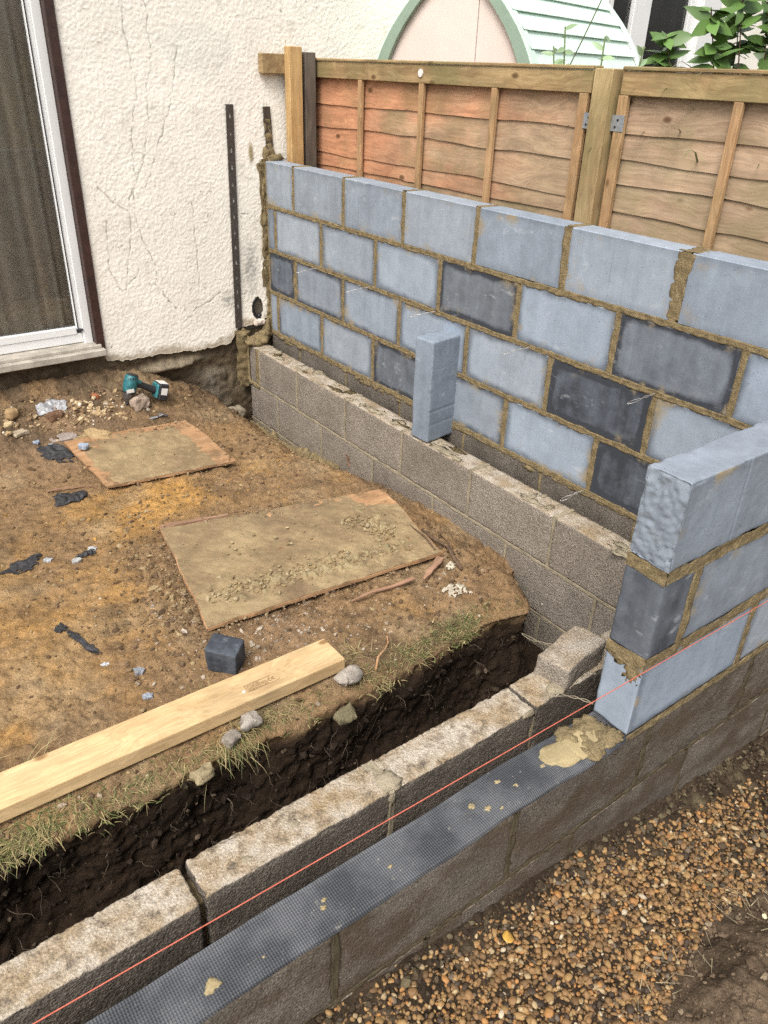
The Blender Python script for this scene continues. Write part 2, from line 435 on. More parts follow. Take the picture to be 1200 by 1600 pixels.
MAT['timber'] = wood_mat('new_softwood', (0.64, 0.46, 0.25), (0.57, 0.39, 0.20), knot=(0.25, 0.13, 0.05), axis=0, gscale=38, rough=0.65, dirt=0.10)
MAT['ply'] = wood_mat('dirty_plywood', (0.46, 0.28, 0.15), (0.36, 0.20, 0.10), axis=0, gscale=30, dirt=0.7)
MAT['redwood'] = wood_mat('splintered_ply', (0.36, 0.215, 0.14), (0.28, 0.16, 0.10), axis=0, gscale=40, dirt=0.3)
MAT['stick'] = speckled('bark', (0.13, 0.085, 0.055), 0.9, 0.2, 0.3, 40, 0.3, 200, 0.8, 0.003, 120)
MAT['strap'] = plain('galvanised_strap', (0.10, 0.085, 0.072), 0.55, 0.5, 0.6, 0.25, 60)
MAT['zinc'] = plain('zinc_bracket', (0.42, 0.45, 0.48), 0.4, 0.5, 0.6, 0.15, 90)
MAT['wire'] = plain('wall_tie_wire', (0.62, 0.60, 0.56), 0.35, 0.5, 0.7, 0.1, 90, 0)
MAT['upvc'] = plain('white_upvc', (0.78, 0.78, 0.77), 0.3, 0.5, 0, 0.04, 6, 0.05)
MAT['brown_paint'] = plain('brown_painted_timber', (0.042, 0.018, 0.013), 0.5, 0.5, 0, 0.35, 25, 0.3)
MAT['sill'] = plain('weathered_sill', (0.42, 0.38, 0.32), 0.8, 0.3, 0, 0.28, 18, 0.4)
MAT['glass'] = glass_mat('window_glass')
MAT['curtain'] = plain('brown_curtain', (0.74, 0.60, 0.48), 0.95, 0.1, 0, 0.1, 20, 0.2)
MAT['net'] = plain('grey_curtain', (0.72, 0.75, 0.73), 0.95, 0.1, 0, 0.1, 20, 0.2)
MAT['room'] = plain('room_surface', (0.10, 0.085, 0.075), 0.95, 0.1, 0, 0.1, 3, 0)
MAT['mint'] = plain('mint_paint', (0.66, 0.80, 0.70), 0.5, 0.4, 0, 0.05, 8, 0.1)
MAT['sage'] = plain('sage_trim_paint', (0.27, 0.36, 0.28), 0.55, 0.4, 0, 0.07, 12, 0.1)
MAT['pink'] = plain('pale_pink_panel', (0.74, 0.63, 0.56), 0.6, 0.35, 0, 0.05, 6, 0.08)
MAT['teal'] = plain('teal_plastic', (0.028, 0.155, 0.175), 0.45, 0.5, 0, 0.4, 60, 0.1)
MAT['black_rubber'] = plain('black_rubber', (0.022, 0.022, 0.024), 0.6, 0.4, 0, 0.3, 70, 0.2)
MAT['steel'] = plain('dark_steel', (0.16, 0.15, 0.15), 0.4, 0.5, 0.7, 0.2, 70)
MAT['label'] = plain('white_label', (0.72, 0.70, 0.66), 0.5, 0.4, 0, 0.15, 90, 0)
MAT['string'] = plain('orange_string', (0.58, 0.15, 0.10), 0.7, 0.3, 0, 0.15, 300, 0)
MAT['black_pipe'] = plain('black_pipe', (0.015, 0.015, 0.016), 0.35, 0.5, 0, 0.2, 30, 0.1)
MAT['film_black'] = plain('black_plastic_film', (0.035, 0.034, 0.036), 0.6, 0.4, 0, 0.6, 40, 0.5)
MAT['film_clear'] = plain('milky_plastic_film', (0.33, 0.33, 0.34), 0.3, 0.5, 0, 0.15, 40, 0.3)
MAT['white_paint'] = plain('spilt_white_plaster', (0.50, 0.44, 0.34), 0.8, 0.3, 0, 0.15, 50, 0.5)
MAT['ink'] = plain('grey_stamp_ink', (0.20, 0.11, 0.05), 0.8, 0.2, 0, 0.2, 200, 0)
MAT['leaf'] = leaf_mat('leaf', (0.055, 0.13, 0.025))
MAT['grass'] = leaf_mat('grass_blade', (1, 1, 1), 0.6)
MAT['stone'] = speckled('stone', None, 0.9, 0.2, 0.15, 25, 0.25, 260, 0.7, 0.004, 120)

def dpc_mat():
    m, t, b = new_mat('embossed_damp_proof_plastic', 0.42, 0.3)
    tc = N(t, 'TexCoord'); vec = tc.outputs['Object']
    n1 = noise(t, vec, 9, 5, 0.6); n2 = noise(t, vec, 60, 4)
    c = mix(t, maprange(t, n1, 0.35, 0.68), (0.056, 0.059, 0.065), (0.118, 0.122, 0.130))
    c = mix(t, math_n(t, 'MULTIPLY', maprange(t, n2, 0.64, 0.74), 0.4), c, (0.34, 0.32, 0.27))
    t.links.new(c, b.inputs['Base Color'])
    w1 = N(t, 'TexWave', _wave_type='BANDS', _bands_direction='X', Vector=vec, Scale=62.0, Distortion=0.6)
    w2 = N(t, 'TexWave', _wave_type='BANDS', _bands_direction='Y', Vector=vec, Scale=50.0, Distortion=0.6)
    h = math_n(t, 'MULTIPLY', w1.outputs['Fac'], math_n(t, 'ADD', math_n(t, 'MULTIPLY', w2.outputs['Fac'], 0.6), 0.4))
    t.links.new(maprange(t, h, 0.0, 1.0, 0.55, 0.35, False), b.inputs['Roughness'])
    bump(t, b, h, 0.8, 0.002)
    return m
MAT['dpc'] = dpc_mat()

# ------------------------------------------------------------------ levels and layout
Y_HOUSE = -0.28
XI0, XI1 = -0.16, -0.06            # inner side leaf
YF0, YF1 = -3.495, -3.395          # front outer leaf
YI0, YI1 = -3.273, -3.173          # front inner leaf

def ground_z(x, y):
    x = np.asarray(x, float); y = np.asarray(y, float)
    R = np.interp(x, [-3, -.95, -.7, -.45, -.3], [.25, .24, .17, .03, -.05])
    t = np.clip((y + .95) / .67, 0, 1)
    z = -.31 + R * t ** 1.8
    zw = np.interp(y, [-2.6, -2.0, -1.6, -1.3, -.8, -.3], [-.34, -.335, -.39, -.46, -.53, -.56])
    d = np.interp(y, [-2, -1.5, -1.2, -.3], [.15, .16, .30, .30])
    w_ = sstep((x + .16 + d) / d)
    return z * (1 - w_) + zw * w_

# ------------------------------------------------------------------ ground inside the walls: one sheet, plateau then trench face then trench bottom
def build_ground():
    xs = np.linspace(-2.9, -0.15, 450)
    ye = -2.715 + 0.05 * fbm(xs, 0, 0, 3.2, 3, 3) + 0.24 * sstep((xs + .36) / .20)
    nv1, nv2, nv3 = 400, 96, 40
    X = np.repeat(xs[:, None], nv1 + nv2 + nv3, 1); Y = np.zeros_like(X); Z = np.zeros_like(X); K = np.zeros_like(X)
    t1 = np.linspace(0, 1, nv1) ** 1.0
    y_in = -0.262
    Y[:, :nv1] = y_in + (ye[:, None] - y_in) * t1[None]
    Z[:, :nv1] = ground_z(X[:, :nv1], Y[:, :nv1])
    # rounded lip
    lip = sstep((t1[None] - 0.955) / 0.045)
    Z[:, :nv1] -= 0.03 * lip ** 2
    ztop = Z[:, nv1 - 1]; zb = (-0.92 + .30 * sstep((xs + .50) / .32))[:, None]
    t2 = np.linspace(0, 1, nv2 + 1)[1:]
    under = 0.055 * np.sin(np.pi * np.clip(t2 * 1.15, 0, 1)) * (0.6 + 0.6 * fbm(xs, 5, 0, 5, 2, 12))[:, None]
    Y[:, nv1:nv1+nv2] = ye[:, None] + under - 0.10 * t2[None] ** 2 - 0.02 * sstep(t2 * 6)[None]
    Z[:, nv1:nv1+nv2] = ztop[:, None] + (zb - ztop[:, None]) * t2[None]
    t3 = np.linspace(0, 1, nv3 + 1)[1:]
    Y[:, nv1+nv2:] = Y[:, nv1+nv2-1][:, None] + (-3.18 - Y[:, nv1+nv2-1])[:, None] * t3[None]
    Z[:, nv1+nv2:] = zb
    K[:, nv1:] = 1; K[:, nv1+nv2:] = 2
    P = np.stack([X, Y, Z], -1)
    du = np.gradient(P, axis=0); dv = np.gradient(P, axis=1)
    nrm = np.cross(dv, du); nrm /= np.maximum(np.linalg.norm(nrm, axis=-1, keepdims=True), 1e-9)
    x, y, z = P[..., 0], P[..., 1], P[..., 2]
    clod = fbm(x, y, z, 9, 3, 21) * 0.012 + fbm(x, y, z, 34, 3, 25) * 0.007
    crack = -np.clip(0.10 - np.abs(fbm(x, y, z, 14, 3, 33)), 0, 1) * 0.05
    fine = np.clip(fbm(x, y, z, 95, 2, 41), 0, 1) * 0.006
    # trodden smooth area in the middle, crumbly near edges
    tro = sstep((fbm(x, y, 0, 2.2, 3, 51) + 0.35) / 0.6)
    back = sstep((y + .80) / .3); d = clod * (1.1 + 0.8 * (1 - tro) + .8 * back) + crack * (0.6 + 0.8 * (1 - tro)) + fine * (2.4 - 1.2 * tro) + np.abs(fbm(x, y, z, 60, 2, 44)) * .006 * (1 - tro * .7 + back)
    face = (K >= 1)
    d = np.where(face, fbm(x, y, z, 7, 4, 61) * 0.045 + fbm(x, y, z, 40, 3, 65) * 0.014, d)
    # mix across the lip
    blend = np.zeros(P.shape[1]); blend[nv1-14:nv1+4] = np.sin(np.linspace(0, np.pi, 18))
    d = d * (1 - 0.4 * blend[None])
    P = P + nrm * d[..., None]
    P[..., 0] = np.minimum(P[..., 0], -0.12)
    # colours of the earth itself
    brown = np.array([.230, .146, .076]); ochre = np.array([.40, .225, .075]); grey = np.array([.32, .24, .145]); black = np.array([.05, .036, .026]); pinkish = np.array([.25, .165, .10])
    def blob(cx, cy, r): return np.exp(-(((x - cx) / r) ** 2 + ((y - cy) / r) ** 2))
    och = (0.75 * blob(-1.30, -1.36, .22) + 0.8 * blob(-1.05, -1.30, .18) + 0.55 * blob(-1.75, -1.95, .28) + .5 * blob(-1.9, -1.45, .2) + .6 * blob(-.62, -1.25, .12) + 0.45 * blob(-1.9, -2.25, .16))
    och = np.clip(och * 1.3 + 0.5 * fbm(x, y, 0, 6, 4, 71) - 0.08 + 0.35 * fbm(x, y, 0, 26, 3, 74) * (och > .1), 0, 1)
    C = lerpc(brown, ochre, och)
    C = lerpc(C, grey, np.clip(fbm(x, y, 0, 5, 4, 81) * 1.2 - 0.12, 0, 0.8))
    C = lerpc(C, black, np.clip(fbm(x, y, 0, 4.5, 4, 91) * 1.5 - 0.34 + 0.6 * blob(-.42, -2.45, .18), 0, 0.75))
    C = lerpc(C, pinkish, np.clip(0.9 * blob(-1.3, -.62, .22) + .6 * blob(-1.7, -.55, .2) + .6 * blob(-1.15, -2.35, .14) + .4 * blob(-1.1, -.45, .2), 0, .8))
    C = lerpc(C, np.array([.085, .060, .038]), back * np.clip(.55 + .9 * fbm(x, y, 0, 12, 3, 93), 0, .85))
    C = lerpc(C, C * .55, np.clip(-fbm(x, y, z, 34, 3, 25) * 1.6 - .25, 0, .6)[..., ] if False else 0 * x)
    # mineral bright bits
    bits = np.clip(fbm(x, y, z, 120, 2, 95) - 0.55, 0, 1) * 3
    C = lerpc(C, np.array([.42, .34, .22]), np.clip(bits, 0, .3) * (K < 1))
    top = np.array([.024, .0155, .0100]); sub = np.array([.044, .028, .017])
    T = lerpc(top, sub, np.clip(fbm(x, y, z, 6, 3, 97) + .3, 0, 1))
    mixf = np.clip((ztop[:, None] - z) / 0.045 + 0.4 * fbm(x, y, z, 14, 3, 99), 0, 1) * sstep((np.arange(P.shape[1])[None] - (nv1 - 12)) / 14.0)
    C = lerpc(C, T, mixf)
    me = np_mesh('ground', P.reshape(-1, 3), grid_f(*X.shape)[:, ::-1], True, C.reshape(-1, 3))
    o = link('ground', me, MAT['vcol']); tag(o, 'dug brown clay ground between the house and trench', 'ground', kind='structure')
    return xs, ye, P, nv1, nv2
G_xs, G_ye, G_P, G_nv1, G_nv2 = build_ground()

def gsurf(x, y):
    """height of the finished ground sheet (displaced) near x, y on the plateau"""
    i = int(np.clip(np.searchsorted(G_xs, x), 0, len(G_xs) - 1)); row = G_P[i, :G_nv1]
    j = int(np.argmin(np.abs(row[:, 1] - y))); return float(row[j, 2])

# the land all round the site
def build_land():
    m = MB()
    R = 250
    for (x0, x1, y0, y1, z) in ((-R, -2.9, -4.75, .0, -.33), (-R, R, -R, -4.75, -.33), (0.32, R, -4.75, R, -.38), (-R, .32, 0.0, R, -.33)):
        m.add([(x0, y0, z), (x1, y0, z), (x1, y1, z), (x0, y1, z)], [(0, 1, 2, 3)])
    me = py_mesh('garden_ground', m.v, m.f)
    mt = speckled('garden_earth', (0.10, 0.085, 0.04), 0.95, 0.1, 0.4, 2, 0.3, 60, 0.6, 0.01, 30)
    tag(link('garden_ground', me, mt), 'surrounding garden ground beyond the building site', 'ground', kind='structure')
build_land()

# ------------------------------------------------------------------ strip of ground in front: mud, then gravel, then a soil bank
def front_z(x, y):
    x = np.asarray(x, float); y = np.asarray(y, float)
    zw = np.interp(x, [-2.6, -1.7, -1.4, -.96, -.36, -.03, .3], [-.24, -.265, -.305, -.36, -.47, -.50, -.5])
    t = (-3.495 - y)
    z = zw - 0.02 * sstep(t / .10) + 0.045 * np.exp(-(t / .016) ** 2)
    # bank of soil rising towards the viewer's right
    yb = np.interp(x, [-1.6, -1.1, -.85, -.6, -.2, .3], [-4.02, -3.86, -3.79, -3.80, -3.83, -3.84])
    z = z + 0.055 * sstep((yb - y) / .12) * sstep((x + 1.5) / .3)
    return z
def bank_mask(x, y):
    yb = np.interp(x, [-1.6, -1.1, -.85, -.6, -.2, .3], [-4.02, -3.86, -3.79, -3.80, -3.83, -3.84])
    return sstep((yb - y + 0.03) / .05)
def build_front():
    xs = np.linspace(-2.9, .34, 430); ys = np.linspace(-3.485, -4.76, 210)
    X, Y = np.meshgrid(xs, ys, indexing='ij'); Z = front_z(X, Y)
    b = bank_mask(X, Y)
    mud = np.clip(sstep((.07 + .03 * fbm(X, 0, 0, 6, 2, 5) - (-3.495 - Y)) / .03) + sstep((X + .62 + .25 * fbm(X, Y, 0, 5, 3, 8)) / .3), 0, 1)
    Z = Z + fbm(X, Y, 0, 14, 3, 2) * .012 * (0.4 + .3 * b) + fbm(X, Y, 0, 45, 3, 6) * .010 * (0.4 + 1.3 * b + 1.4 * mud) + fbm(X, Y, 0, 110, 2, 7) * .004 * (b + mud)
    C = lerpc(np.array([.032, .022, .014]), np.array([.055, .038, .024]), np.clip(fbm(X, Y, 0, 8, 3, 4) + .5, 0, 1))
    C = lerpc(C, np.array([.17, .122, .080]), b * np.clip(.75 + fbm(X, Y, 0, 7, 3, 14), 0, 1))
    C = lerpc(C, np.array([.155, .125, .072]), np.clip(fbm(X, Y, 0, 11, 3, 19) * 2.2 - .35, 0, .85) * sstep((X + .62) / .2) * (1 - b))
    me = np_mesh('front_path', np.stack([X, Y, Z], -1).reshape(-1, 3), grid_f(*X.shape)[:, ::-1], True, C.reshape(-1, 3))
    tag(link('path', me, MAT['vcol']), 'dark muddy soil path along the foot of the front wall', 'path', kind='structure')
build_front()

# ------------------------------------------------------------------ scattered small stones (one mesh each lot)
def ico(level):
    bm = bmesh.new(); bmesh.ops.create_icosphere(bm, subdivisions=level, radius=1.0)
    v = np.array([p.co[:] for p in bm.verts]); f = np.array([[q.index for q in p.verts] for p in bm.faces]); bm.free(); return v, f
ICO1, ICO2 = ico(1), ico(2)
def scatter(name, pos, size, colr, mat, level=1, flat=0.65, jit=0.22, seed=0, sink=0.3):
    r = np.random.default_rng(seed); bv, bf = ICO1 if level == 1 else ICO2
    n = len(pos); nv = len(bv)
    q = r.normal(size=(n, 4)); q /= np.linalg.norm(q, axis=1, keepdims=True)
    a, b, c, d = q.T
    Rm = np.stack([np.stack([1-2*(c*c+d*d), 2*(b*c-a*d), 2*(b*d+a*c)], -1), np.stack([2*(b*c+a*d), 1-2*(b*b+d*d), 2*(c*d-a*b)], -1), np.stack([2*(b*d-a*c), 2*(c*d+a*b), 1-2*(b*b+c*c)], -1)], -2)
    sc3 = np.stack([r.uniform(.85, 1.35, n), r.uniform(.7, 1.0, n), r.uniform(.5, .85, n)], -1)
    V = bv[None] * sc3[:, None] * (1 + r.normal(0, jit * .5, (n, nv, 1)))
    # rotate mostly about z with random tilt
    V = np.einsum('nij,nvj->nvi', Rm, V); V[..., 2] *= flat
    V = V * np.asarray(size)[:, None, None]
    P = np.asarray(pos, float).copy(); P[:, 2] += np.asarray(size) * flat * (1 - 2 * sink) * .5
    V = V + P[:, None]
    F = (bf[None] + (np.arange(n) * nv)[:, None, None]).reshape(-1, 3)
    C = np.repeat(np.asarray(colr)[:, None], nv, 1)
    me = np_mesh(name, V.reshape(-1, 3), F, level > 1, C.reshape(-1, 3))
    return link(name, me, mat)
def pick(cols, w, n, r, v=.18):
    cols = np.array(cols); i = r.choice(len(cols), n, p=np.array(w) / np.sum(w)); return cols[i] * r.uniform(1 - v, 1 + v, (n, 1))

def build_gravel():
    r = np.random.default_rng(11)
    xs, ys = np.meshgrid(np.arange(-1.95, .2, .0086), np.arange(-4.08, -3.498, .0086), indexing='ij')
    x = xs.ravel() + r.uniform(-.006, .006, xs.size); y = ys.ravel() + r.uniform(-.006, .006, xs.size)
    edge = 3.503 + .012 * fbm(x, 0, 0, 7, 2, 77) + .05 * sstep((x + .75) / .3)
    k = (-y > edge) & (bank_mask(x, y) < .45 + .3 * fbm(x, y, 0, 14, 2, 5))
    mudp = np.clip((x + .55 + .35 * fbm(x, y, 0, 5, 3, 8)) / .35, 0, 1) * .8 + np.clip(.25 - (-y - 3.535) * 3.5, 0, .25) * sstep((x+1.1)/.4)
    k &= r.uniform(size=x.size) > mudp
    x, y = x[k], y[k]; n = len(x)
    s = r.lognormal(math.log(.0054), .34, n).clip(.0022, .0115)
    z = front_z(x, y) + fbm(x, y, 0, 14, 3, 2) * .005 + r.uniform(-.002, .006, n)
    c = pick([[.31, .19, .080], [.16, .095, .043], [.38, .28, .155], [.14, .105, .072], [.34, .170, .060], [.055, .038, .025], [.24, .138, .062], [.48, .40, .28]], [5.5, 5, 1.3, 1.4, 2.6, 2.2, 5.5, .25], n, r)
    o = scatter('gravel', np.stack([x, y, z], -1), s, c, MAT['pebble'], 2, .72, .20, 3, .3)
    tag(o, 'golden brown wet pea gravel in front of the wall', 'gravel', kind='stuff')
    # grit between the pebbles, clods of mud at the wall foot and on the bank
    m = 5000; i = r.integers(0, n, m); gx, gy = x[i] + r.normal(0, .008, m), y[i] + r.normal(0, .008, m)
    P = [np.stack([gx, gy, front_z(gx, gy) + fbm(gx, gy, 0, 14, 3, 2) * .005 + .001], -1)]; S = [r.uniform(.0018, .0042, m)]; C = [pick([[.20, .125, .055], [.10, .065, .034], [.26, .18, .09], [.05, .036, .024]], [3, 4, 1, 3], m, r)]
    m = 1500; gx = r.uniform(-1.95, .1, m); gy = -3.500 - np.abs(r.normal(0, .022, m)); P.append(np.stack([gx, gy, front_z(gx, gy) + r.uniform(0, .006, m)], -1)); S.append(r.lognormal(math.log(.0045), .5, m).clip(.002, .015)); C.append(pick([[.045, .031, .02], [.075, .055, .034], [.13, .105, .062]], [4, 3, 1], m, r))
    m = 2600; gx = r.uniform(-1.35, .1, m); gy = -3.76 - np.abs(r.normal(0, .13, m)); P.append(np.stack([gx, gy, front_z(gx, gy) + r.uniform(-.002, .004, m)], -1)); S.append(r.lognormal(math.log(.0032), .5, m).clip(.0015, .011)); C.append(pick([[.15, .105, .068], [.09, .062, .04], [.22, .165, .11]], [4, 3, 1], m, r))
    m = 700; gx = r.uniform(-.75, .15, m); gy = r.uniform(-3.80, -3.50, m); P.append(np.stack([gx, gy, front_z(gx, gy) + r.uniform(0, .008, m)], -1)); S.append(r.lognormal(math.log(.005), .5, m).clip(.002, .018)); C.append(pick([[.05, .035, .022], [.15, .12, .07], [.085, .06, .038]], [4, 2, 3], m, r))
    g = scatter('grit', np.concatenate(P), np.concatenate(S), np.concatenate(C), MAT['stone'], 1, .7, .3, 8, .35)
    tag(g, 'grit and crumbs of mud among and around the gravel', 'grit', kind='stuff')
build_gravel()

def build_rubble():
    r = np.random.default_rng(5)
    P = []; S = []; C = []
    def lot(cx, cy, rx, ry, n, smin, smax, cols, wts):
        x = cx + r.normal(0, rx, n); y = cy + r.normal(0, ry, n)
        k = (x > -2.5) & (x < -.19) & (y < -.34) & (y > -2.72); x, y = x[k], y[k]
        s = smin * (smax / smin) ** (r.uniform(size=len(x)) ** 2.2)
        c = pick(cols, wts, len(x), r, .25)
        for a, b, s_, c_ in zip(x, y, s, c):
            P.append((a, b, gsurf(a, b))); S.append(s_); C.append(c_)
    lime = [[.46, .36, .22], [.38, .27, .15], [.25, .16, .09], [.5, .44, .36]]
    clod = [[.15, .095, .05], [.21, .14, .075], [.11, .07, .04], [.30, .22, .12]]
    mixed = [[.28, .22, .16], [.18, .12, .07], [.4, .34, .27], [.12, .08, .05]]
    lot(-1.3, -1.6, .55, .75, 420, .003, .012, clod, [3, 3, 2, 1])
    lot(-1.12, -.49, .10, .035, 170, .006, .019, lime, [3, 3, 2, 1])
    lot(-1.45, -.5, .10, .06, 60, .006, .022, lime, [2, 3, 3, 1])
    lot(-1.3, -.75, .35, .16, 160, .004, .014, lime + clod, [1, 1, 1, .5, 2, 2, 2, 1])
    lot(-1.2, -.40, .5, .07, 700, .003, .016, clod, [2, 2, 2, 1])
    lot(-1.12, -2.40, .16, .09, 420, .003, .011, mixed, [3, 2, 2, 1])
    lot(-1.36, -1.95, .05, .20, 420, .004, .017, clod, [2, 3, 1, 2])
    lot(-1.45, -2.15, .10, .14, 260, .004, .015, clod + mixed, [2, 2, 2, 1, 1, 1, .6, 1])
    lot(-.62, -2.48, .16, .09, 240, .003, .013, mixed + clod, [2, 2, 1, 2, 1, 1, 1, 1])
    lot(-1.3, -2.62, .55, .05, 420, .003, .012, mixed + clod, [2, 2, 1, 2, 1, 1, 1, 1])
    lot(-.36, -2.15, .08, .22, 240, .004, .014, clod, [2, 1, 3, .5])
    lot(-.45, -.95, .14, .28, 260, .004, .016, clod, [2, 2, 2, 1])
    lot(-1.6, -1.7, .4, .5, 1500, .002, .010, clod, [2, 3, 1, 2])
    lot(-1.0, -1.36, .4, .12, 800, .002, .012, clod + [[.33, .19, .06]], [2, 3, 1, 2, 2])
    o = scatter('rubble', np.array(P), np.array(S), np.array(C), MAT['stone'], 1, .75, .3, 9, .3)
    tag(o, 'crumbs of soil and stone scattered over the clay ground', 'rubble', kind='stuff')
build_rubble()

# ------------------------------------------------------------------ block walls
_bcache = {}
def block_mesh(L, H, D, bev=0.0028):
    k = (round(L, 4), round(H, 4), round(D, 4), bev)
    if k not in _bcache:
        bm = bmesh.new(); bmesh.ops.create_cube(bm, size=1.0)
        bmesh.ops.scale(bm, vec=(L, D, H), verts=bm.verts)
        bmesh.ops.bevel(bm, geom=list(bm.edges), offset=bev, segments=1, affect='EDGES', profile=0.5)
        me = bpy.data.meshes.new('block'); bm.to_mesh(me); bm.free(); _bcache[k] = me
    return _bcache[k]

def props(o, tone, wet, L, pale=0.0, mud=0.0):
    o['mud'] = float(mud)
    o['tone'] = float(tone); o['wet'] = float(wet); o['len'] = float(L); o['pale'] = float(pale); return o

class Mortar:
    """collects joint strips lying on wall faces"""
    def __init__(s): s.V = []; s.F = []; s.n = 0
    def strip(s, p0, p1, wdir, nrm, w, seed, amp=.0022, lift=.0012, wob=.28, sub=7):
        p0, p1, wd, nr = (np.array(a, float) for a in (p0, p1, wdir, nrm))
        L = np.linalg.norm(p1 - p0); n = max(3, int(L / .010)); t = np.linspace(0, 1, n)
        a = np.array([-1.0, -.93, -.55, 0, .55, .93, 1.0]) if sub == 7 else np.linspace(-1, 1, sub)
        hh = np.array([-.010, 0.0, .0002, -.0012, .0002, 0.0, -.010]) if sub == 7 else np.zeros(sub)
        q = seed * 13.7
        w0 = w / 2 * (1 + wob * fbm(t * L, q, 0, 26, 3, seed)); w1 = w / 2 * (1 + wob * fbm(t * L, q + 50, 0, 26, 3, seed + 1))
        cen = w * .10 * fbm(t * L, q + 90, 0, 9, 2, seed + 2)
        off = np.where(a[None] < 0, a[None] * w0[:, None], a[None] * w1[:, None]) + cen[:, None]
        h = hh[None] + lift + amp * fbm(t[:, None] * L, a[None] * .012 + q, 0, 70, 3, seed + 3) * (np.abs(a)[None] < .97)
        P = p0 + (p1 - p0) * t[:, None, None] + wd * off[..., None] + nr * h[..., None]
        # make winding face outward
        f = grid_f(n, len(a)); e = np.cross(P[1, 0] - P[0, 0], P[0, 1] - P[0, 0])
        if np.dot(e, nr) < 0: f = f[:, ::-1]
        s.V.append(P.reshape(-1, 3)); s.F.append(f + s.n); s.n += P.shape[0] * P.shape[1]
    def lump(s, c, size, seed, amp=.4, nsc=70):
        """a blob of mortar: flattened noisy ball"""
        v, f = ICO3
        d = 1 + amp * fbm(v[:, 0] + seed * 3.1, v[:, 1], v[:, 2], nsc * .03, 3, seed) + amp * .7 * fbm(v[:, 0], v[:, 1] + seed, v[:, 2], 6, 3, seed + 1)
        P = v * d[:, None] * np.array(size) + np.array(c)
        s.V.append(P); s.F.append(np.concatenate([f, f[:, 2:3]], 1) + s.n); s.n += len(P)
    def build(s, name, mat, parent):
        v = np.concatenate(s.V); f = np.concatenate(s.F)
        tri = f[:, 2] == f[:, 3]
        f3 = np.concatenate([f[tri][:, :3], f[~tri][:, [0, 1, 2]], f[~tri][:, [0, 2, 3]]])
        return tag(link(name, np_mesh(name, v, f3, True), mat, parent), kind='stuff')
ICO3 = ico(3)

# ---- tall side wall (outer leaf): face x = 0, runs along -Y
side = empty('block_wall', (0, -1.8, 0))
tag(side, 'tall blue-grey concrete block wall, four courses, standing in front of the fence', 'block wall')
def sub(o, parent):
    """parent without moving (parent empties are unrotated)"""
    o.parent = parent; o.location = Vector(o.location) - parent.location; return o
mo = Mortar()
SZ = [0.008, 0.2325, 0.457, 0.6815]; SH = 0.2085; YEND = -3.395
tones = {3: [.22, .27, .30, .17, .29, .17, .28, .25], 2: [.45, .10, .18, .10, .66, .08, .60, .13], 1: [.72, .36, .20, .12, .10, .88, .13, .2], 0: [.22, .30, .20, .74, .30, .10, .92, .25]}
for k in range(4):
    first = .5706 if k % 2 else .378
    js = [first + .45 * i for i in range(8) if first + .45 * i < 3.38]
    ed = [.292] + js + [3.40]
    jw = .018
    for i in range(len(ed) - 1):
        a = ed[i] + (jw / 2 if i else 0.004); b = ed[i+1] - jw / 2
        if i == 6 and k == 3: a += .012
        L = b - a
        if L < .03: continue
        o = link('block', block_mesh(L, SH, .1), MAT['blue'], None, (0.05, -(a + b) / 2, SZ[k] + SH / 2), (0, 0, math.pi / 2)); sub(o, side)
        props(o, tones[k][min(i, 7)], [.9, 1.0, .95, .30][k] if L > .1 else .4, L)
    for i, j in enumerate(js):
        mo.strip((0, -j, SZ[k]), (0, -j, SZ[k] + SH), (0, 1, 0), (-1, 0, 0), jw + .006 + (.014 if (k, i) in ((1, 0), (3, 4)) else 0), 100 + k * 20 + i, .004, .0012, .45)
        if k == 3: mo.strip((.002, -j, SZ[k] + SH), (.098, -j, SZ[k] + SH), (0, 1, 0), (0, 0, 1), jw + .008, 180 + i, .004, .002)
    mo.strip((0, -.285, SZ[k] - .009), (0, -3.41, SZ[k] - .009), (0, 0, 1), (-1, 0, 0), .022 if k else .026, 10 + k, .005, .0014, .55)
# wide torn joint in the top course
mo.strip((0, -2.822, .692), (0, -2.826, .888), (0, 1, 0), (-1, 0, 0), .050, 301, .004, .001, .5)
mo.strip((.004, -2.826, .8895), (.096, -2.83, .8895), (0, 1, 0), (0, 0, 1), .062, 302, .005, .001, .4)
# mortar against the house, ragged, and climbing past the top round the strap
mo.strip((-.004, -.284, .02), (-.004, -.284, .90), (1, 0, 0), (0, -1, 0), .030, 310, .012, .006, .9, 9)
mo.strip((-.001, -.292, .0), (-.001, -.292, .89), (0, 1, 0), (-1, 0, 0), .020, 311, .006, .002, .4)
mo.strip((-.020, -.283, .25), (-.022, -.283, .88), (1, 0, 0), (0, -1, 0), .030, 312, .008, .002, 1.6, 9)
mo.strip((.045, -.284, .893), (.020, -.284, 1.085), (1, 0, 0), (0, -1, 0), .034, 313, .014, .006, 1.1, 9)
for i, (x, y, z, a, b, c) in enumerate([(.055, -.29, .90, .045, .018, .022), (.085, -.29, .905, .02, .015, .018), (.012, -.287, .92, .02, .012, .035), (-.012, -.288, .60, .012, .010, .05), (-.016, -.288, .48, .014, .010, .04), (-.014, -.288, .74, .010, .010, .04)]):
    mo.lump((x, y, z), (a, b, c), 320 + i, .6)
mo.build('mortar', MAT['mortar'], side).location = -Vector(side.location)
core = MB().box((.012, -3.40, -.60), (.088, -.286, .878)).build('wall_core', MAT['mortar'], side); core.location = -Vector(side.location)
mg = Mortar()
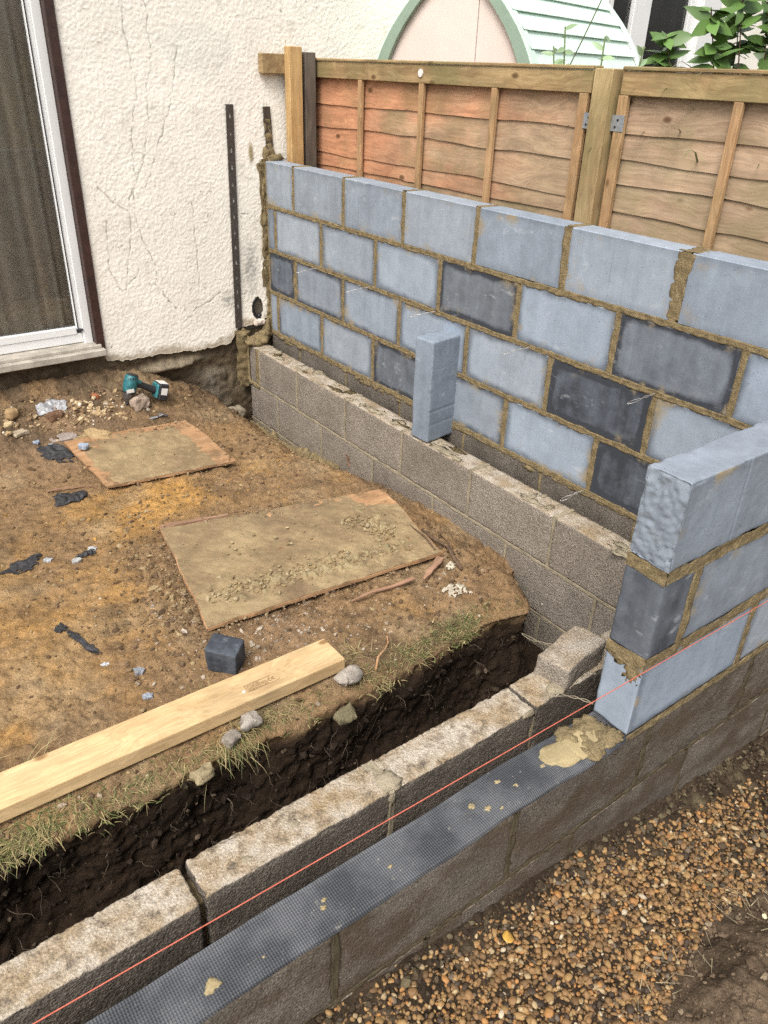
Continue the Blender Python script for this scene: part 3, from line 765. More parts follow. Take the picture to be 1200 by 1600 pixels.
for k, (z0, z1, first) in enumerate([(-.2115, -.003, .60), (-.4365, -.2215, .375)]):
    js = [first + .45 * i for i in range(7)]; ed = [.29] + js + [3.40]
    for i in range(len(ed) - 1):
        a, b = ed[i] + .005, ed[i+1] - .005; L = b - a
        if L < .03: continue
        o = link('block', block_mesh(L, z1 - z0, .1, .003), MAT['grey'], None, (0.05, -(a+b)/2, (z0+z1)/2), (0, 0, math.pi/2)); sub(o, side); props(o, .62 + .1 * random.random(), 0, L)
    for i, j in enumerate(js): mg.strip((0, -j, z0), (0, -j, z1), (0, 1, 0), (-1, 0, 0), .013, 340 + k * 10 + i, .002, -.0005)
    mg.strip((0, -.29, -.006), (0, -3.40, -.006), (0, 0, 1), (-1, 0, 0), .022, 368 + k, .006, .001, .9) if k == 0 else None
    mg.strip((0, -.29, z0 - .005), (0, -3.40, z0 - .005), (0, 0, 1), (-1, 0, 0), .014, 360 + k)
# snots of mortar hanging at the foot of the blue courses
rr = random.Random(4)
for i in range(34):
    y = -rr.uniform(.35, 3.2); mg.lump((.002, y, -.010 - rr.random() * .016), (.005 + .004 * rr.random(), .010 + .03 * rr.random() ** 2, .004 + .007 * rr.random()), 380 + i, .9)
mg.build('mortar', MAT['mortar'], side).location = -Vector(side.location)

# ---- low inner side leaf
inner = empty('block_wall', (-.11, -1.8, -.5))
tag(inner, 'low bare grey block wall running alongside the tall blue-grey wall, upright block standing on it', 'block wall')
mi = Mortar(); ZI = -.053
IC = [(ZI - .2145, ZI, [.407] + [.8268 + .45 * i for i in range(6)]), (ZI - .4365, ZI - .222, [.6108 + .45 * i for i in range(6)]), (ZI - .6615, ZI - .447, [.83 + .45 * i for i in range(6)])]
for k, (z0, z1, js) in enumerate(IC):
    js = [j for j in js if j < 3.1]; ed = [.30] + js + [3.165]
    for i in range(len(ed) - 1):
        a, b = ed[i] + .004, ed[i+1] - .004; L = b - a
        if L < .03: continue
        if k < 2:
            v, f = rough_box((L, .1, z1 - z0), .011, .006, .0022, 400 + k * 20 + i, 90, 3, .006)
            me = np_mesh('block', v, f, True)
        else: me = block_mesh(L, z1 - z0, .1, .003)
        o = link('block', me, MAT['grey'], None, ((XI0+XI1)/2, -(a+b)/2, (z0+z1)/2), (0, 0, math.pi/2)); sub(o, inner)
        props(o, .20 + .14 * random.random() + .05 * k, 0, L, .85 if k == 0 else 0)
    for i, j in enumerate(js):
        mi.strip((XI0, -j, z0), (XI0, -j, z1), (0, 1, 0), (-1, 0, 0), .011 if (k, i) != (0, 0) else .040, 430 + k * 12 + i, .002, .0004, .45)
        if k == 0: mi.strip((XI0, -j, z1), (XI1, -j, z1), (0, 1, 0), (0, 0, 1), .014, 470 + i, .003, .0006, .5)
    mi.strip((XI0, -.30, z0 - .004), (XI0, -3.16, z0 - .004), (0, 0, 1), (-1, 0, 0), .013, 480 + k, .002, .0006, .5)
rr = random.Random(9)
for i in range(34):
    y = -rr.uniform(.45, 3.1); x = rr.uniform(XI0 + .012, XI1 - .008)
    mi.lump((x, y, ZI + .001), (.006 + .022 * rr.random(), .010 + .06 * rr.random() ** 2, .002 + .003 * rr.random()), 520 + i, .95)
mi.build('mortar', MAT['mortar_pale'], inner).location = -Vector(inner.location)
MB().box((XI0 + .012, -3.16, -.72), (XI1 - .012, -.305, ZI - .012)).build('wall_core', MAT['mortar'], inner).location = -Vector(inner.location)
mj = Mortar()
# fresh mortar where the leaf meets the house, lumps of bed mortar on its top, haunching at its foot
mj.strip((XI0 - .002, -.300, -.28), (XI0 - .002, -.300, .0), (0, 1, 0), (-1, 0, 0), .055, 500, .008, .004, .5, 9)
mj.strip((XI0 - .03, -.292, -.30), (XI0 - .03, -.292, .03), (1, 0, 0), (0, -1, 0), .075, 501, .012, .004, .6, 9)
mj.strip((XI0 - .002, -.405, -.27), (XI0 - .002, -.405, -.055), (0, 1, 0), (-1, 0, 0), .030, 502, .005, .003, .4)
mj.strip((XI0 - .002, -.30, -.272), (XI0 - .002, -.42, -.272), (0, 0, 1), (-1, 0, 0), .026, 503, .005, .003, .4)
for i, (x, y, z, a, b, c) in enumerate([(-.11, -.33, -.035, .06, .05, .03), (-.15, -.34, -.03, .04, .03, .03), (-.06, -.30, -.02, .05, .025, .03), (-.18, -.288, .0, .04, .016, .03), (-.03, -.29, .015, .025, .014, .05)]):
    mj.lump((x, y, z), (a, b, c), 510 + i, .65)
rr = random.Random(9)
for i in range(7):
    y = -rr.uniform(.45, 3.1); x = rr.uniform(XI0 + .012, XI1 - .008)
    mj.lump((x, y, ZI + .001), (.006 + .022 * rr.random(), .010 + .06 * rr.random() ** 2, .002 + .003 * rr.random()), 520 + i, .95)
for i in range(22):
    y = -.34 - .042 * i; mj.lump((XI0 - .012 - .012 * rr.random(), y, ground_z(-.18, y) + .004 + .02 * rr.random()), (.02 + .015 * rr.random(), .03 + .02 * rr.random(), .02 + .02 * rr.random()), 580 + i, .4)
mj.build('mortar', MAT['mortar'], inner).location = -Vector(inner.location)

# ---- low inner front leaf (rough pale top, close to the viewer)
fin = empty('block_wall', (-1.5, (YI0+YI1)/2, -.5))
tag(fin, 'low grey block wall with rough pale top between soil trench and black damp-proof strip', 'block wall')
ZF = -.048
ed = [-2.728, -2.278, -1.8284, -1.3784, -.9284, -.4784, -.165]
for i in range(len(ed) - 1):
    a, b = ed[i] + (.003 if i != 2 else .008), ed[i+1] - (.003 if i != 1 else .006); L = b - a
    v, f = rough_box((L, .1, .215), .0052, .006, .0026, 700 + i, 130, 3, .012)
    o = link('block', np_mesh('block', v, f, True), MAT['grey'], None, ((a+b)/2, (YI0+YI1)/2 + [0, -.002, .002, 0, .003, 0][i], ZF - .1075 + [0, 0, .004, 0, .002, 0][i]), (0, 0, [0, .004, -.003, 0, .006, 0][i])); sub(o, fin)
    props(o, .62, 0, L, 1.0)
for i in range(6):
    a = -2.728 + .225 + .45 * i; b = min(a + .444, -.165)
    o = link('block', block_mesh(b - a, .215, .1, .004), MAT['grey'], None, ((a+b)/2, (YI0+YI1)/2, ZF - .3325)); sub(o, fin); props(o, .75, 0, b - a, 0)
    o = link('block', block_mesh(b - a, .215, .1, .004), MAT['grey'], None, ((a+b)/2 - .2, (YI0+YI1)/2, ZF - .5575)); sub(o, fin); props(o, .8, 0, b - a, 0)
mf = Mortar()
mf.strip((-1.3784, YI0, ZF - .21), (-1.3784, YI0, ZF + .002), (1, 0, 0), (0, -1, 0), .016, 720, .003, .0008, .4)
mf.strip((-1.380, YI0 + .002, ZF + .002), (-1.376, YI1 - .002, ZF + .002), (1, 0, 0), (0, 0, 1), .030, 721, .006, .002, .7, 9)
mf.lump((-1.378, YI0 + .001, ZF - .02), (.009, .005, .022), 722, .5); mf.lump((-1.372, YI0 + .03, ZF + .001), (.03, .03, .006), 723)
mf.lump((-.955, YI0, ZF - .006), (.02, .006, .012), 724); mf.lump((-.83, YI0 + .02, ZF + .003), (.03, .02, .008), 725)
mf.strip((-2.7, YI0 + .001, ZF - .221), (-.2, YI0 + .001, ZF - .221), (0, 0, 1), (0, -1, 0), .013, 726)
mf.strip((-.9284, YI0, ZF - .21), (-.9284, YI0, ZF - .03), (1, 0, 0), (0, -1, 0), .007, 727, .002, -.002, .4)
mf.lump((-1.60, YI0 + .05, ZF + .002), (.012, .012, .004), 728); mf.lump((-1.72, YI0 + .03, ZF + .002), (.015, .01, .004), 729)
mf.build('mortar', MAT['mortar_pale'], fin).location = -Vector(fin.location)
MB().box((-2.7, YI0 + .02, -.72), (-.17, YI1 - .02, ZF - .03)).build('wall_core', MAT['mortar'], fin).location = -Vector(fin.location)

# ---- outer front wall: grey base, blue-grey stepped end
fo = empty('block_wall', (-1.0, (YF0+YF1)/2, -.5))
tag(fo, 'outer front block wall, grey base with stepped blue-grey courses rising at its right end', 'block wall')
m1 = Mortar()
for k, (z0, z1, off) in enumerate([(-.215, -.001, -1.225), (-.44, -.225, -1.45), (-.665, -.45, -1.225)]):
    js = [off + .45 * i for i in range(-4, 4) if -2.9 < off + .45 * i < .08]; ed = [-2.9] + js + [.10]
    for i in range(len(ed) - 1):
        a, b = ed[i] + .005, ed[i+1] - .005; L = b - a
        if L < .04: continue
        if k == 0:
            v, f = rough_box((L, .1, z1 - z0), .008, .006, .0026, 740 + i, 100, 3, .007); me = np_mesh('block', v, f, True)
        else: me = block_mesh(L, z1 - z0, .1, .004)
        o = link('block', me, MAT['grey'], None, ((a+b)/2, (YF0+YF1)/2, (z0+z1)/2)); sub(o, fo); props(o, .58 + .12 * random.random(), 0, L, .3, .8)
    for i, j in enumerate(js): m1.strip((j, YF0, z0), (j, YF0, z1), (1, 0, 0), (0, -1, 0), .018, 760 + k * 12 + i, .005, .0, .8)
    m1.strip((-2.9, YF0 + .001, z0 - .005), (.1, YF0 + .001, z0 - .005), (0, 0, 1), (0, -1, 0), .014, 790 + k, .004, .0003, .6)
m1.build('mortar', speckled('damp_mortar', (.085, .068, .042), .95, .15, .3, 25, .3, 300, .7, .003, 200), fo).location = -Vector(fo.location)
MB().box((-2.89, YF0 + .012, -.66), (.088, YF1 - .012, -.012)).build('wall_core', MAT['mortar'], fo).location = -Vector(fo.location)
m2 = Mortar()
XE = -.873; FZ = [.012, .2325, .4615]; FH = .206
rows = [[(XE, -.437, .17, .75), (-.419, .02, .18, .7)], [(XE, -.765, .82, .0), (-.742, -.302, .42, .3), (-.284, .1, .36, .3)], [(XE, -.433, .38, .3), (-.430, .02, .40, .3)]]
for k, row in enumerate(rows):
    for i, (a, b, tn, wt) in enumerate(row):
        L = b - a
        v, f = rough_box((L, .1, FH), .0065 if (k, i) != (2, 0) else .0042, .0030, .0006, 830 + k * 5 + i, 70, 3, .012 if (k == 2 and i == 0) else .005)
        if k == 2 and i == 0:   # broken end face
            e = v[:, 0] < -L / 2 + .004
            v[e, 0] += .004 + .004 * fbm(v[e, 1] * .7, v[e, 2], 0, 30, 4, 77, .65) + .0045 * fbm(v[e, 1], v[e, 2], 0, 95, 3, 78)
            g = np.exp(-((v[:, 0] - (-.660 - (a+b)/2)) / .0022) ** 2) * (v[:, 1] < -.045); v[:, 1] += g * .0035   # scored groove
        o = link('block', np_mesh('block', v, f, True), MAT['blue'], None, ((a+b)/2, (YF0+YF1)/2, FZ[k] + FH / 2)); sub(o, fo); props(o, tn, wt, L)
    js = [(row[i][1] + row[i+1][0]) / 2 for i in range(len(row) - 1)]
    for i, j in enumerate(js):
        jw = row[i+1][0] - row[i][1]
        if jw > .01: m2.strip((j, YF0, FZ[k]), (j, YF0, FZ[k] + FH), (1, 0, 0), (0, -1, 0), jw + .008, 850 + k * 5 + i, .004, .001, .35)
    m2.strip((XE - .002, YF0, FZ[k] - .011 if k else .004), (.1, YF0, FZ[k] - .011 if k else .004), (0, 0, 1), (0, -1, 0), .034 if k else .026, 870 + k, .005, .0016, .32, 9)
    if k:
        m2.strip((XE, YF0, FZ[k] - .011), (XE, YF1, FZ[k] - .011), (0, 0, 1), (-1, 0, 0), .032, 880 + k, .006, .002, .4, 9)
# mortar smeared down the lowest end face, bed under the end, spread over the strip
m2.lump((XE + .001, YF0 + .05, .200), (.003, .040, .020), 890, .9); m2.lump((XE + .001, YF0 + .03, .178), (.0025, .018, .026), 891, .9); m2.lump((XE + .02, YF0 + .05, .222), (.02, .052, .010), 892, .3)
m2.lump((XE + .02, YF0 + .05, .450), (.02, .053, .010), 899, .3)
rr = random.Random(31)
for i in range(30):
    m2.lump((XE - .01 - rr.random() * .10, YF0 + .012 + rr.random() * .08, .005), (.010 + .02 * rr.random(), .008 + .016 * rr.random(), .004 + .007 * rr.random()), 900 + i, .4)
m2.build('mortar', MAT['mortar'], fo).location = -Vector(fo.location)
MB().box((XE + .012, YF0 + .012, .0), (.09, YF1 - .012, .655)).build('wall_core', MAT['mortar'], fo).location = -Vector(fo.location)
m3 = Mortar()
def slick(cx, cy, rx, ry, th, seed): m3.lump((cx, cy, .0052), (rx, ry, th), seed, .35)
slick(-1.02, YF0 + .055, .085, .036, .004, 941); slick(-.95, YF0 + .05, .07, .045, .006, 942); slick(-1.10, YF0 + .05, .03, .02, .003, 943)
for i, (x, y, q) in enumerate([(-1.893, -3.455, .016), (-1.66, -3.435, .006), (-1.67, -3.447, .007), (-1.30, -3.435, .008), (-1.275, -3.46, .010), (-1.25, -3.475, .006), (-1.52, -3.45, .005), (-1.80, -3.465, .004), (-1.21, -3.42, .012), (-1.185, -3.45, .008)]): m3.lump((x, y, .010), (q, q * .7, .0045), 950 + i, .7)
m3.build('mortar', speckled('yellow_wet_mortar', (.36, .285, .155), .8, .25, .15, 20, .15, 250, .4, .002, 160), fo).location = -Vector(fo.location)

# ---- damp-proof strip on the outer front wall
def build_dpc():
    xs = np.linspace(-2.9, -.862, 420); a = np.linspace(0, 1, 16)
    X = np.repeat(xs[:, None], 16, 1)
    y0 = YF0 - .004 + .004 * fbm(xs, 3, 0, 5, 2, 5); y1 = YF1 + .003 + .003 * fbm(xs, 9, 0, 6, 2, 6)
    Y = y0[:, None] + (y1 - y0)[:, None] * a[None]
    Z = .0045 + .0065 * (fbm(X, Y * .3, 0, 5, 2, 8) + 1) * sstep((-.98 - X) / .2) + .0015 * fbm(X, Y, 0, 22, 2, 9)
    edge = (1 - sstep(a / .16))[None]
    Z = Z - edge * .010 * np.clip(fbm(X, 0, 0, 6, 2, 15) + .5, 0, 1)
    top = np.stack([X, Y, Z], -1).reshape(-1, 3); bot = top - np.array([0, 0, .0016])
    F = grid_f(420, 16)
    n = len(top); ring = np.concatenate([np.arange(0, n, 16), np.arange(n - 16 + 1, n), np.arange(n - 17, 0, -16), np.arange(14, 0, -1)])
    r2 = np.roll(ring, -1); side_f = np.stack([ring, r2, r2 + n, ring + n], -1)
    me = np_mesh('damp_proof_strip', np.concatenate([top, bot]), np.concatenate([F, F[:, ::-1] + n, side_f]), True)
    tag(link('damp_proof_strip', me, MAT['dpc']), 'dark embossed plastic damp-proof strip laid along the outer front wall', 'damp-proof strip')
build_dpc()

# ---- loose blocks
v, f = rough_box((.215, .1, .44), .006, .003, .0006, 61, 60, 3, .006)
for zc in (-.140, -.082):
    g = np.exp(-((v[:, 2] - zc) / .0022) ** 2) * (v[:, 1] < -.045); v[:, 1] += g * .003
o = link('upright_block', np_mesh('upright_block', v, f, True), MAT['blue'], None, (-.055, -1.835, ZI + .006 + .22), (0.012, -.012, math.radians(7)))
props(o, .38, 0, .215); tag(o, 'blue-grey concrete block standing on end on the low wall', 'concrete block')

def chunk(name, size, res, amp, seed, mat, loc, rz, label, cat, nsc=14, tone=None, rot=None, colr=None, group=None, pale=0., rad=None, flat_bottom=True, smooth=True, warp=.38):
    v, f = rough_box(size, res, rad or min(size) * .40, amp, seed, nsc, 5, amp * 1.2)
    v = v + np.stack([fbm(v[:, 0], v[:, 1], v[:, 2], 1.6 / max(size), 3, seed + s) for s in (1, 2, 3)], -1) * np.array(size) * warp
    c = None
    if colr is not None:
        c = np.array(colr) * (1 + .35 * fbm(v[:, 0], v[:, 1], v[:, 2], 40, 3, seed + 9))[:, None]
    o = link(name, np_mesh(name, v, f, smooth, c), mat, None, (loc[0], loc[1], loc[2] + size[2] / 2 - .004), rot or (0, 0, rz))
    if tone is not None: props(o, tone, 0, size[0], pale)
    return tag(o, label, cat, group)

chunk('broken_block', (.185, .10, .075), .006, .007, 71, MAT['grey'], (-.742, -3.212, ZF), math.radians(9), 'broken lump of grey block lying on the low front wall beside the blue-grey end', 'broken block', 22, .10, pale=.6, rad=.009, warp=.07)
# dark offcut on the soil by the timber
v, f = rough_box((.100, .075, .095), .004, .003, .0012, 75, 120, 3, .005); v[:, 0] *= 1 + .8 * v[:, 2]
o = link('block_offcut', np_mesh('block_offcut', v, f, True), MAT['blue'], None, (-1.37, -2.415, -.262), (.16, .05, math.radians(-50)))
props(o, .97, 0, .1); tag(o, 'dark blue-grey block offcut on the soil beside the long timber', 'block offcut')
for o in (side, inner, fin, fo): o['kind'] = 'thing'

# ------------------------------------------------------------------ the house
house = empty('house', (0, Y_HOUSE, 0))
tag(house, 'cream rough-rendered house wall with sliding door and cracked render', 'house', kind='thing')
HL = -Vector(house.location)
CR = [[(-0.654, 1.547), (-0.667, 1.449), (-0.657, 1.369), (-0.649, 1.305), (-0.641, 1.239), (-0.644, 1.172), (-0.683, 1.045), (-0.688, 0.964), (-0.688, 0.83), (-0.729, 0.747), (-0.744, 0.606), (-0.759, 0.517), (-0.791, 0.417), (-0.803, 0.325)],
 [(-0.562, 1.9), (-0.562, 1.552), (-0.549, 1.487), (-0.559, 1.446), (-0.551, 1.373), (-0.557, 1.307), (-0.585, 1.24), (-0.592, 1.153), (-0.601, 1.064), (-0.622, 0.983), (-0.644, 0.901), (-0.683, 0.829), (-0.707, 0.777), (-0.714, 0.637), (-0.688, 0.556), (-0.635, 0.424)],
 [(-0.418, 1.387), (-0.44, 1.329), (-0.457, 1.242), (-0.482, 1.153), (-0.519, 1.063), (-0.58, 0.941), (-0.615, 0.848), (-0.643, 0.796)],
 [(-0.873, 0.802), (-0.836, 0.763), (-0.796, 0.724), (-0.737, 0.688)], [(-0.859, 0.658), (-0.866, 0.56), (-0.873, 0.426), (-0.839, 0.335), (-0.805, 0.313)],
 [(-0.725, 0.41), (-0.747, 0.377), (-0.8, 0.348)], [(-0.653, 0.33), (-0.596, 0.262), (-0.55, 0.2)], [(-0.525, 0.12), (-0.444, 0.179), (-0.358, 0.213), (-0.299, 0.25)],
 [(-0.41, 0.706), (-0.417, 0.533), (-0.409, 0.412), (-0.42, 0.265)], [(-0.74, 0.704), (-0.709, 0.669)], [(-0.688, 0.964), (-0.64, 0.932)], [(-0.158, 0.643), (-0.088, 0.633)], [(-0.876, 0.797), (-0.877, 0.828)]]
def seg_d(X, Z, a, b):
    ax, az = a; dx, dz = b[0] - ax, b[1] - az
    t = np.clip(((X - ax) * dx + (Z - az) * dz) / (dx*dx + dz*dz + 1e-12), 0, 1)
    return np.hypot(X - ax - t * dx, Z - az - t * dz)
def build_render():
    def zlow(x): return np.interp(x, [-.97, -.95, -.6, -.35, -.27, -.235, -.20, -.12, -.05, 0.2, 9], [.03, -.022, -.036, -.044, -.042, -.01, .045, .05, .07, .07, .0]) + .010 * fbm(x, 0, 0, 22, 3, 4) + .006 * fbm(x, 3, 0, 70, 2, 6)
    def sheet(name, xs, zs, fine, parent):
        X, Z = np.meshgrid(xs, zs, indexing='ij')
        if fine:
            zl = zlow(xs); Z = zl[:, None] + (zs[-1] - zl)[:, None] * ((zs - zs[0]) / (zs[-1] - zs[0]))[None]
        tex = np.clip(fbm(X, Z, 0, 118, 2, 31, .35) + .15, 0, 1); tex2 = fbm(X, Z, 0, 120, 1, 35)
        D = (np.clip(tex, 0, .6) * .0023 + tex2 * .0004 + fbm(X, Z, 0, 6, 3, 37) * .0022) if fine else 0 * X
        C = lerpc(np.array([.88, .83, .735]), np.array([.84, .785, .685]), np.clip(.45 + fbm(X, Z, 0, 4, 4, 41), 0, 1))
        C = lerpc(C, np.array([.90, .86, .78]), sstep((Z - .5) / .8) * .55)
        C = lerpc(C, np.array([.48, .44, .36]), np.clip(fbm(X, Z, 0, 16, 4, 45) * 1.2 - .42, 0, .5))
        if fine:
            m = np.zeros_like(X)
            for k, c in enumerate(CR):
                for a, b in zip(c[:-1], c[1:]):
                    x0, x1 = min(a[0], b[0]) - .05, max(a[0], b[0]) + .05
                    i0, i1 = np.searchsorted(xs, (x0, x1))
                    if i1 <= i0: continue
                    xx, zz = X[i0:i1], Z[i0:i1]
                    jx = .010 * fbm(xx, zz, 0, 34, 3, 50 + k); jz = .008 * fbm(xx, zz, 0, 34, 3, 60 + k)
                    d = seg_d(xx + jx, zz + jz, a, b)
                    wd = .0020 * (.75 + .8 * fbm(xx, zz, 0, 18, 2, 70 + k))
                    m[i0:i1] = np.maximum(m[i0:i1], 1 - sstep((d - wd * .4) / .0035))
            m = m * np.clip(.66 + 1.4 * fbm(X, Z, 0, 45, 2, 81), 0, 1)
            C = lerpc(C, np.array([.10, .10, .07]), np.clip(m, 0, 1) * .6); D = D - m * .002
            # isolated specks where the skin has gone
            sp = np.clip(fbm(X, Z, 0, 75, 2, 85) - .68 + .14 * fbm(X, Z, 0, 3, 2, 86), 0, 1) * 9
            C = lerpc(C, np.array([.16, .15, .11]), np.clip(sp, 0, .55))
            def el(cx, cz, rx, rz, q): return np.clip(1.25 - np.hypot((X - cx) / rx, (Z - cz) / rz) + .5 * fbm(X, Z, 0, 30, 3, q), 0, 1)
            gs = np.maximum(el(-.115, .36, .05, .15, 90), el(-.25, .21, .04, .05, 91)) * (.4 + .6 * (fbm(X, Z, 0, 90, 2, 92) > -.1))
            C = lerpc(C, np.array([.30, .29, .26]), gs * .75)
            ms = np.maximum(el(-.075, .93, .015, .06, 93), np.clip(1.3 - (0.0 - X) / .028 + .9 * fbm(X, Z, 0, 24, 3, 94), 0, 1) * (X < .02) * (Z < .9))
            C = lerpc(C, np.array([.27, .21, .10]), np.clip(ms, 0, .9)); D = D + .003 * ms
            C = lerpc(C, np.array([.33, .26, .17]), np.clip(1 - (Z - zlow(X)) / .045 + .9 * fbm(X, Z, 0, 26, 3, 96), 0, .75))
            C = lerpc(C, np.array([.52, .54, .50]), np.clip(el(-.32, 1.38, .16, .09, 98), 0, .25))
            hole = np.hypot((X + .078) / .034, (Z - .135) / .062) + .25 * fbm(X, Z, 0, 40, 2, 99)
        P = np.stack([X, np.full_like(X, Y_HOUSE) - D, Z], -1)
        f = grid_f(*X.shape)
        if fine:
            keep = ~((hole[:-1, :-1] < 1).reshape(-1)); f = f[keep]
        # give the sheet thickness along its lower and left edges
        n0 = X.size; v = P.reshape(-1, 3); idx = np.arange(n0).reshape(X.shape)
        back = []; bf = []
        for line in (idx[:, 0], idx[0, :]):
            b0 = n0 + sum(len(q) for q in back); q = v[line].copy(); q[:, 1] = Y_HOUSE + .028; back.append(q)
            k = np.arange(len(line) - 1); bf.append(np.stack([line[:-1], line[1:], b0 + k + 1, b0 + k], -1))
        vv = np.concatenate([v] + back); cc = np.concatenate([C.reshape(-1, 3)] + [np.tile([.28, .23, .16], (len(q), 1)) for q in back])
        o = link(name, np_mesh(name, vv, np.concatenate([f] + bf), True, cc), MAT['render'], parent); o.location = HL
    sheet('render', np.linspace(-.955, 1.75, 640), np.linspace(-.03, 1.72, 410), True, house)
    sheet('render', np.linspace(1.75, 2.52, 20), np.linspace(-.4, 1.72, 20), False, house)
    sheet('render', np.linspace(2.52, 3.72, 20), np.linspace(-.4, .80, 10), False, house)
    sheet('render', np.linspace(3.72, 8, 40), np.linspace(-.4, 3.0, 40), False, house)
    sheet('render', np.linspace(-.955, 3.72, 60), np.linspace(2.25, 3.0, 20), False, house)
    sheet('render', np.linspace(-.955, 2.52, 30), np.linspace(1.72, 2.25, 10), False, house)
    sheet('render', np.linspace(-7, -3.2, 30), np.linspace(-.4, 3.0, 30), False, house)
    sheet('render', np.linspace(-3.2, -.955, 30), np.linspace(2.1, 3.0, 10), False, house)
build_render()
# masonry core behind the render, dark footing below it
core_m = plain('house_masonry', (.20, .17, .13), .95, .1, 0, .3, 12, .5)
m = MB()
m.box((-.95, Y_HOUSE + .03, -.02), (2.52, .6, 3.0)); m.box((3.72, Y_HOUSE + .03, -.3), (8, .6, 3.0)); m.box((2.52, Y_HOUSE + .03, -.3), (3.72, .0, .79)); m.box((2.52, Y_HOUSE + .03, 2.26), (3.72, .6, 3.0))
m.box((-7, Y_HOUSE + .03, -.3), (-3.2, .6, 3.0)); m.box((-3.2, Y_HOUSE + .03, 2.11), (-.95, .6, 3.0)); m.box((-3.2, Y_HOUSE + .06, -.3), (-.95, .6, .03))
m.build('masonry', core_m, house).location = HL
xs = np.linspace(-3.2, .1, 330); zs = np.linspace(-.75, .02, 80); X, Z = np.meshgrid(xs, zs, indexing='ij')
Yf = Y_HOUSE + .022 - .018 * fbm(X, Z, 0, 9, 4, 3) - .010 * fbm(X, Z, 0, 40, 3, 5) - .012 * np.clip(fbm(X, Z * 2, 0, 7, 3, 8), 0, 1) - .05 * np.exp(-((X + .62) / .16) ** 2 - ((Z + .105 - .02 * fbm(X, 0, 0, 9, 2, 2)) / .022) ** 2)
Yf = Yf - .02 * np.exp(-((X + .37) / .10) ** 2) * sstep((-.16 - Z) / .05)
C = lerpc(np.array([.075, .052, .032]), np.array([.14, .105, .065]), np.clip(fbm(X, Z, 0, 8, 4, 9) + .4, 0, 1))
C = lerpc(C, np.array([.26, .215, .15]), np.clip(1.2 * np.exp(-((X + .60) / .16) ** 2 - ((Z + .10) / .022) ** 2) + .3 * fbm(X, Z, 0, 30, 3, 11), 0, .8))
C = lerpc(C, np.array([.17, .145, .11]), np.exp(-((X + .38) / .09) ** 2) * sstep((-.14 - Z) / .05) * .8)
o = link('footing', np_mesh('footing', np.stack([X, Yf, Z], -1).reshape(-1, 3), grid_f(*X.shape), True, C.reshape(-1, 3)), MAT['vcol'], house); o.location = HL

# sliding door
YD = -.235
door = MB().build('sliding_door', None, house) if False else empty('sliding_door', (0, 0, 0)); door.parent = house
def hp(o): o.location = HL; return o
m = MB(); m.box((-1.062, YD, .150), (-1.034, YD + .05, 2.1)); m.box((-1.036, YD - .010, .075), (-.992, YD + .05, 2.1)); m.box((-3.15, YD + .004, .082), (-1.036, YD + .05, .128)); m.box((-3.15, YD, .126), (-1.062, YD + .046, .165)); m.box((-3.2, YD - .01, .075), (-3.15, YD + .05, 2.1)); m.box((-3.15, YD, 2.04), (-.992, YD + .05, 2.1))
hp(m.build('frame', MAT['upvc'], door, bevel=.004))
hp(MB().box((-3.15, YD + .018, .16), (-1.058, YD + .024, 2.05)).build('pane', MAT['glass'], door))
hp(MB().box((-1.0585, YD - .004, .155), (-1.0545, YD + .03, 2.05)).build('gasket', MAT['black_rubber'], door))
hp(MB().tube([(-1.06, YD - .004, .152), (-1.036, YD - .012, .150)], .006, 8).build('drain_cap', MAT['black_rubber'], door))
m = MB(); m.box((-.993, Y_HOUSE - .012, .045), (-.951, YD + .06, 2.1))
hp(m.build('jamb', MAT['brown_paint'], house, bevel=.003))
m = MB(); m.box((-3.2, -.335, .028), (-.962, -.2, .062)); m.box((-3.2, -.305, .060), (-.972, -.2, .080))
hp(m.build('door_sill', MAT['sill'], house, bevel=.004))
m = MB(); m.box((-3.25, .9, -.2), (-.9, .95, 2.3)); m.box((-3.25, -.2, -.02), (-.9, .95, .08)); m.box((-3.25, -.2, 2.12), (-.9, .95, 2.15)); m.box((-.948, -.2, .05), (-.94, .95, 2.2)); m.box((-3.25, -.2, .05), (-3.2, .95, 2.2))
hp(m.build('room', MAT['room'], house))
# curtain
xs = np.linspace(-3.1, -1.0, 620); zs = np.linspace(.09, 2.1, 30); X, Z = np.meshgrid(xs, zs, indexing='ij')
ph = X * 62 + 2.2 * fbm(X, 0, 0, 3.5, 2, 3) * 6 + .6 * (Z - 1)
Y = -.145 + .034 * np.sin(ph) + .016 * np.sin(ph * .37 + 1.3) + .006 * fbm(X, Z * .3, 0, 9, 3, 5)
o = link('curtain', np_mesh('curtain', np.stack([X, Y, Z], -1).reshape(-1, 3), grid_f(*X.shape), True), MAT['curtain'])
tag(o, 'brown pleated curtain hanging behind the sliding door glass', 'curtain')

# neighbour's window in the same wall
win = empty('window', (0, 0, 0)); win.parent = house
m = MB(); m.box((3.425, -.25, .80), (3.50, -.19, 2.25)); m.box((2.52, -.25, .80), (2.57, -.19, 2.25)); m.box((2.835, -.255, .80), (2.99, -.19, 2.25)); m.box((2.57, -.248, .80), (3.43, -.19, .86)); m.box((2.57, -.248, 2.19), (3.43, -.19, 2.25)); m.box((2.57, -.258, .86), (2.60, -.2, 2.19)); m.box((2.81, -.258, .86), (2.84, -.2, 2.19))
hp(m.build('frame', MAT['upvc'], win, bevel=.004))
hp(MB().box((2.6, -.226, .86), (2.812, -.220, 2.19)).build('pane', MAT['glass'], win)); hp(MB().box((2.99, -.226, .86), (3.425, -.220, 2.19)).build('pane', MAT['glass'], win))
hp(MB().box((3.50, -.30, .78), (3.72, -.19, 2.27)).build('surround', MAT['upvc'], win, bevel=.006))
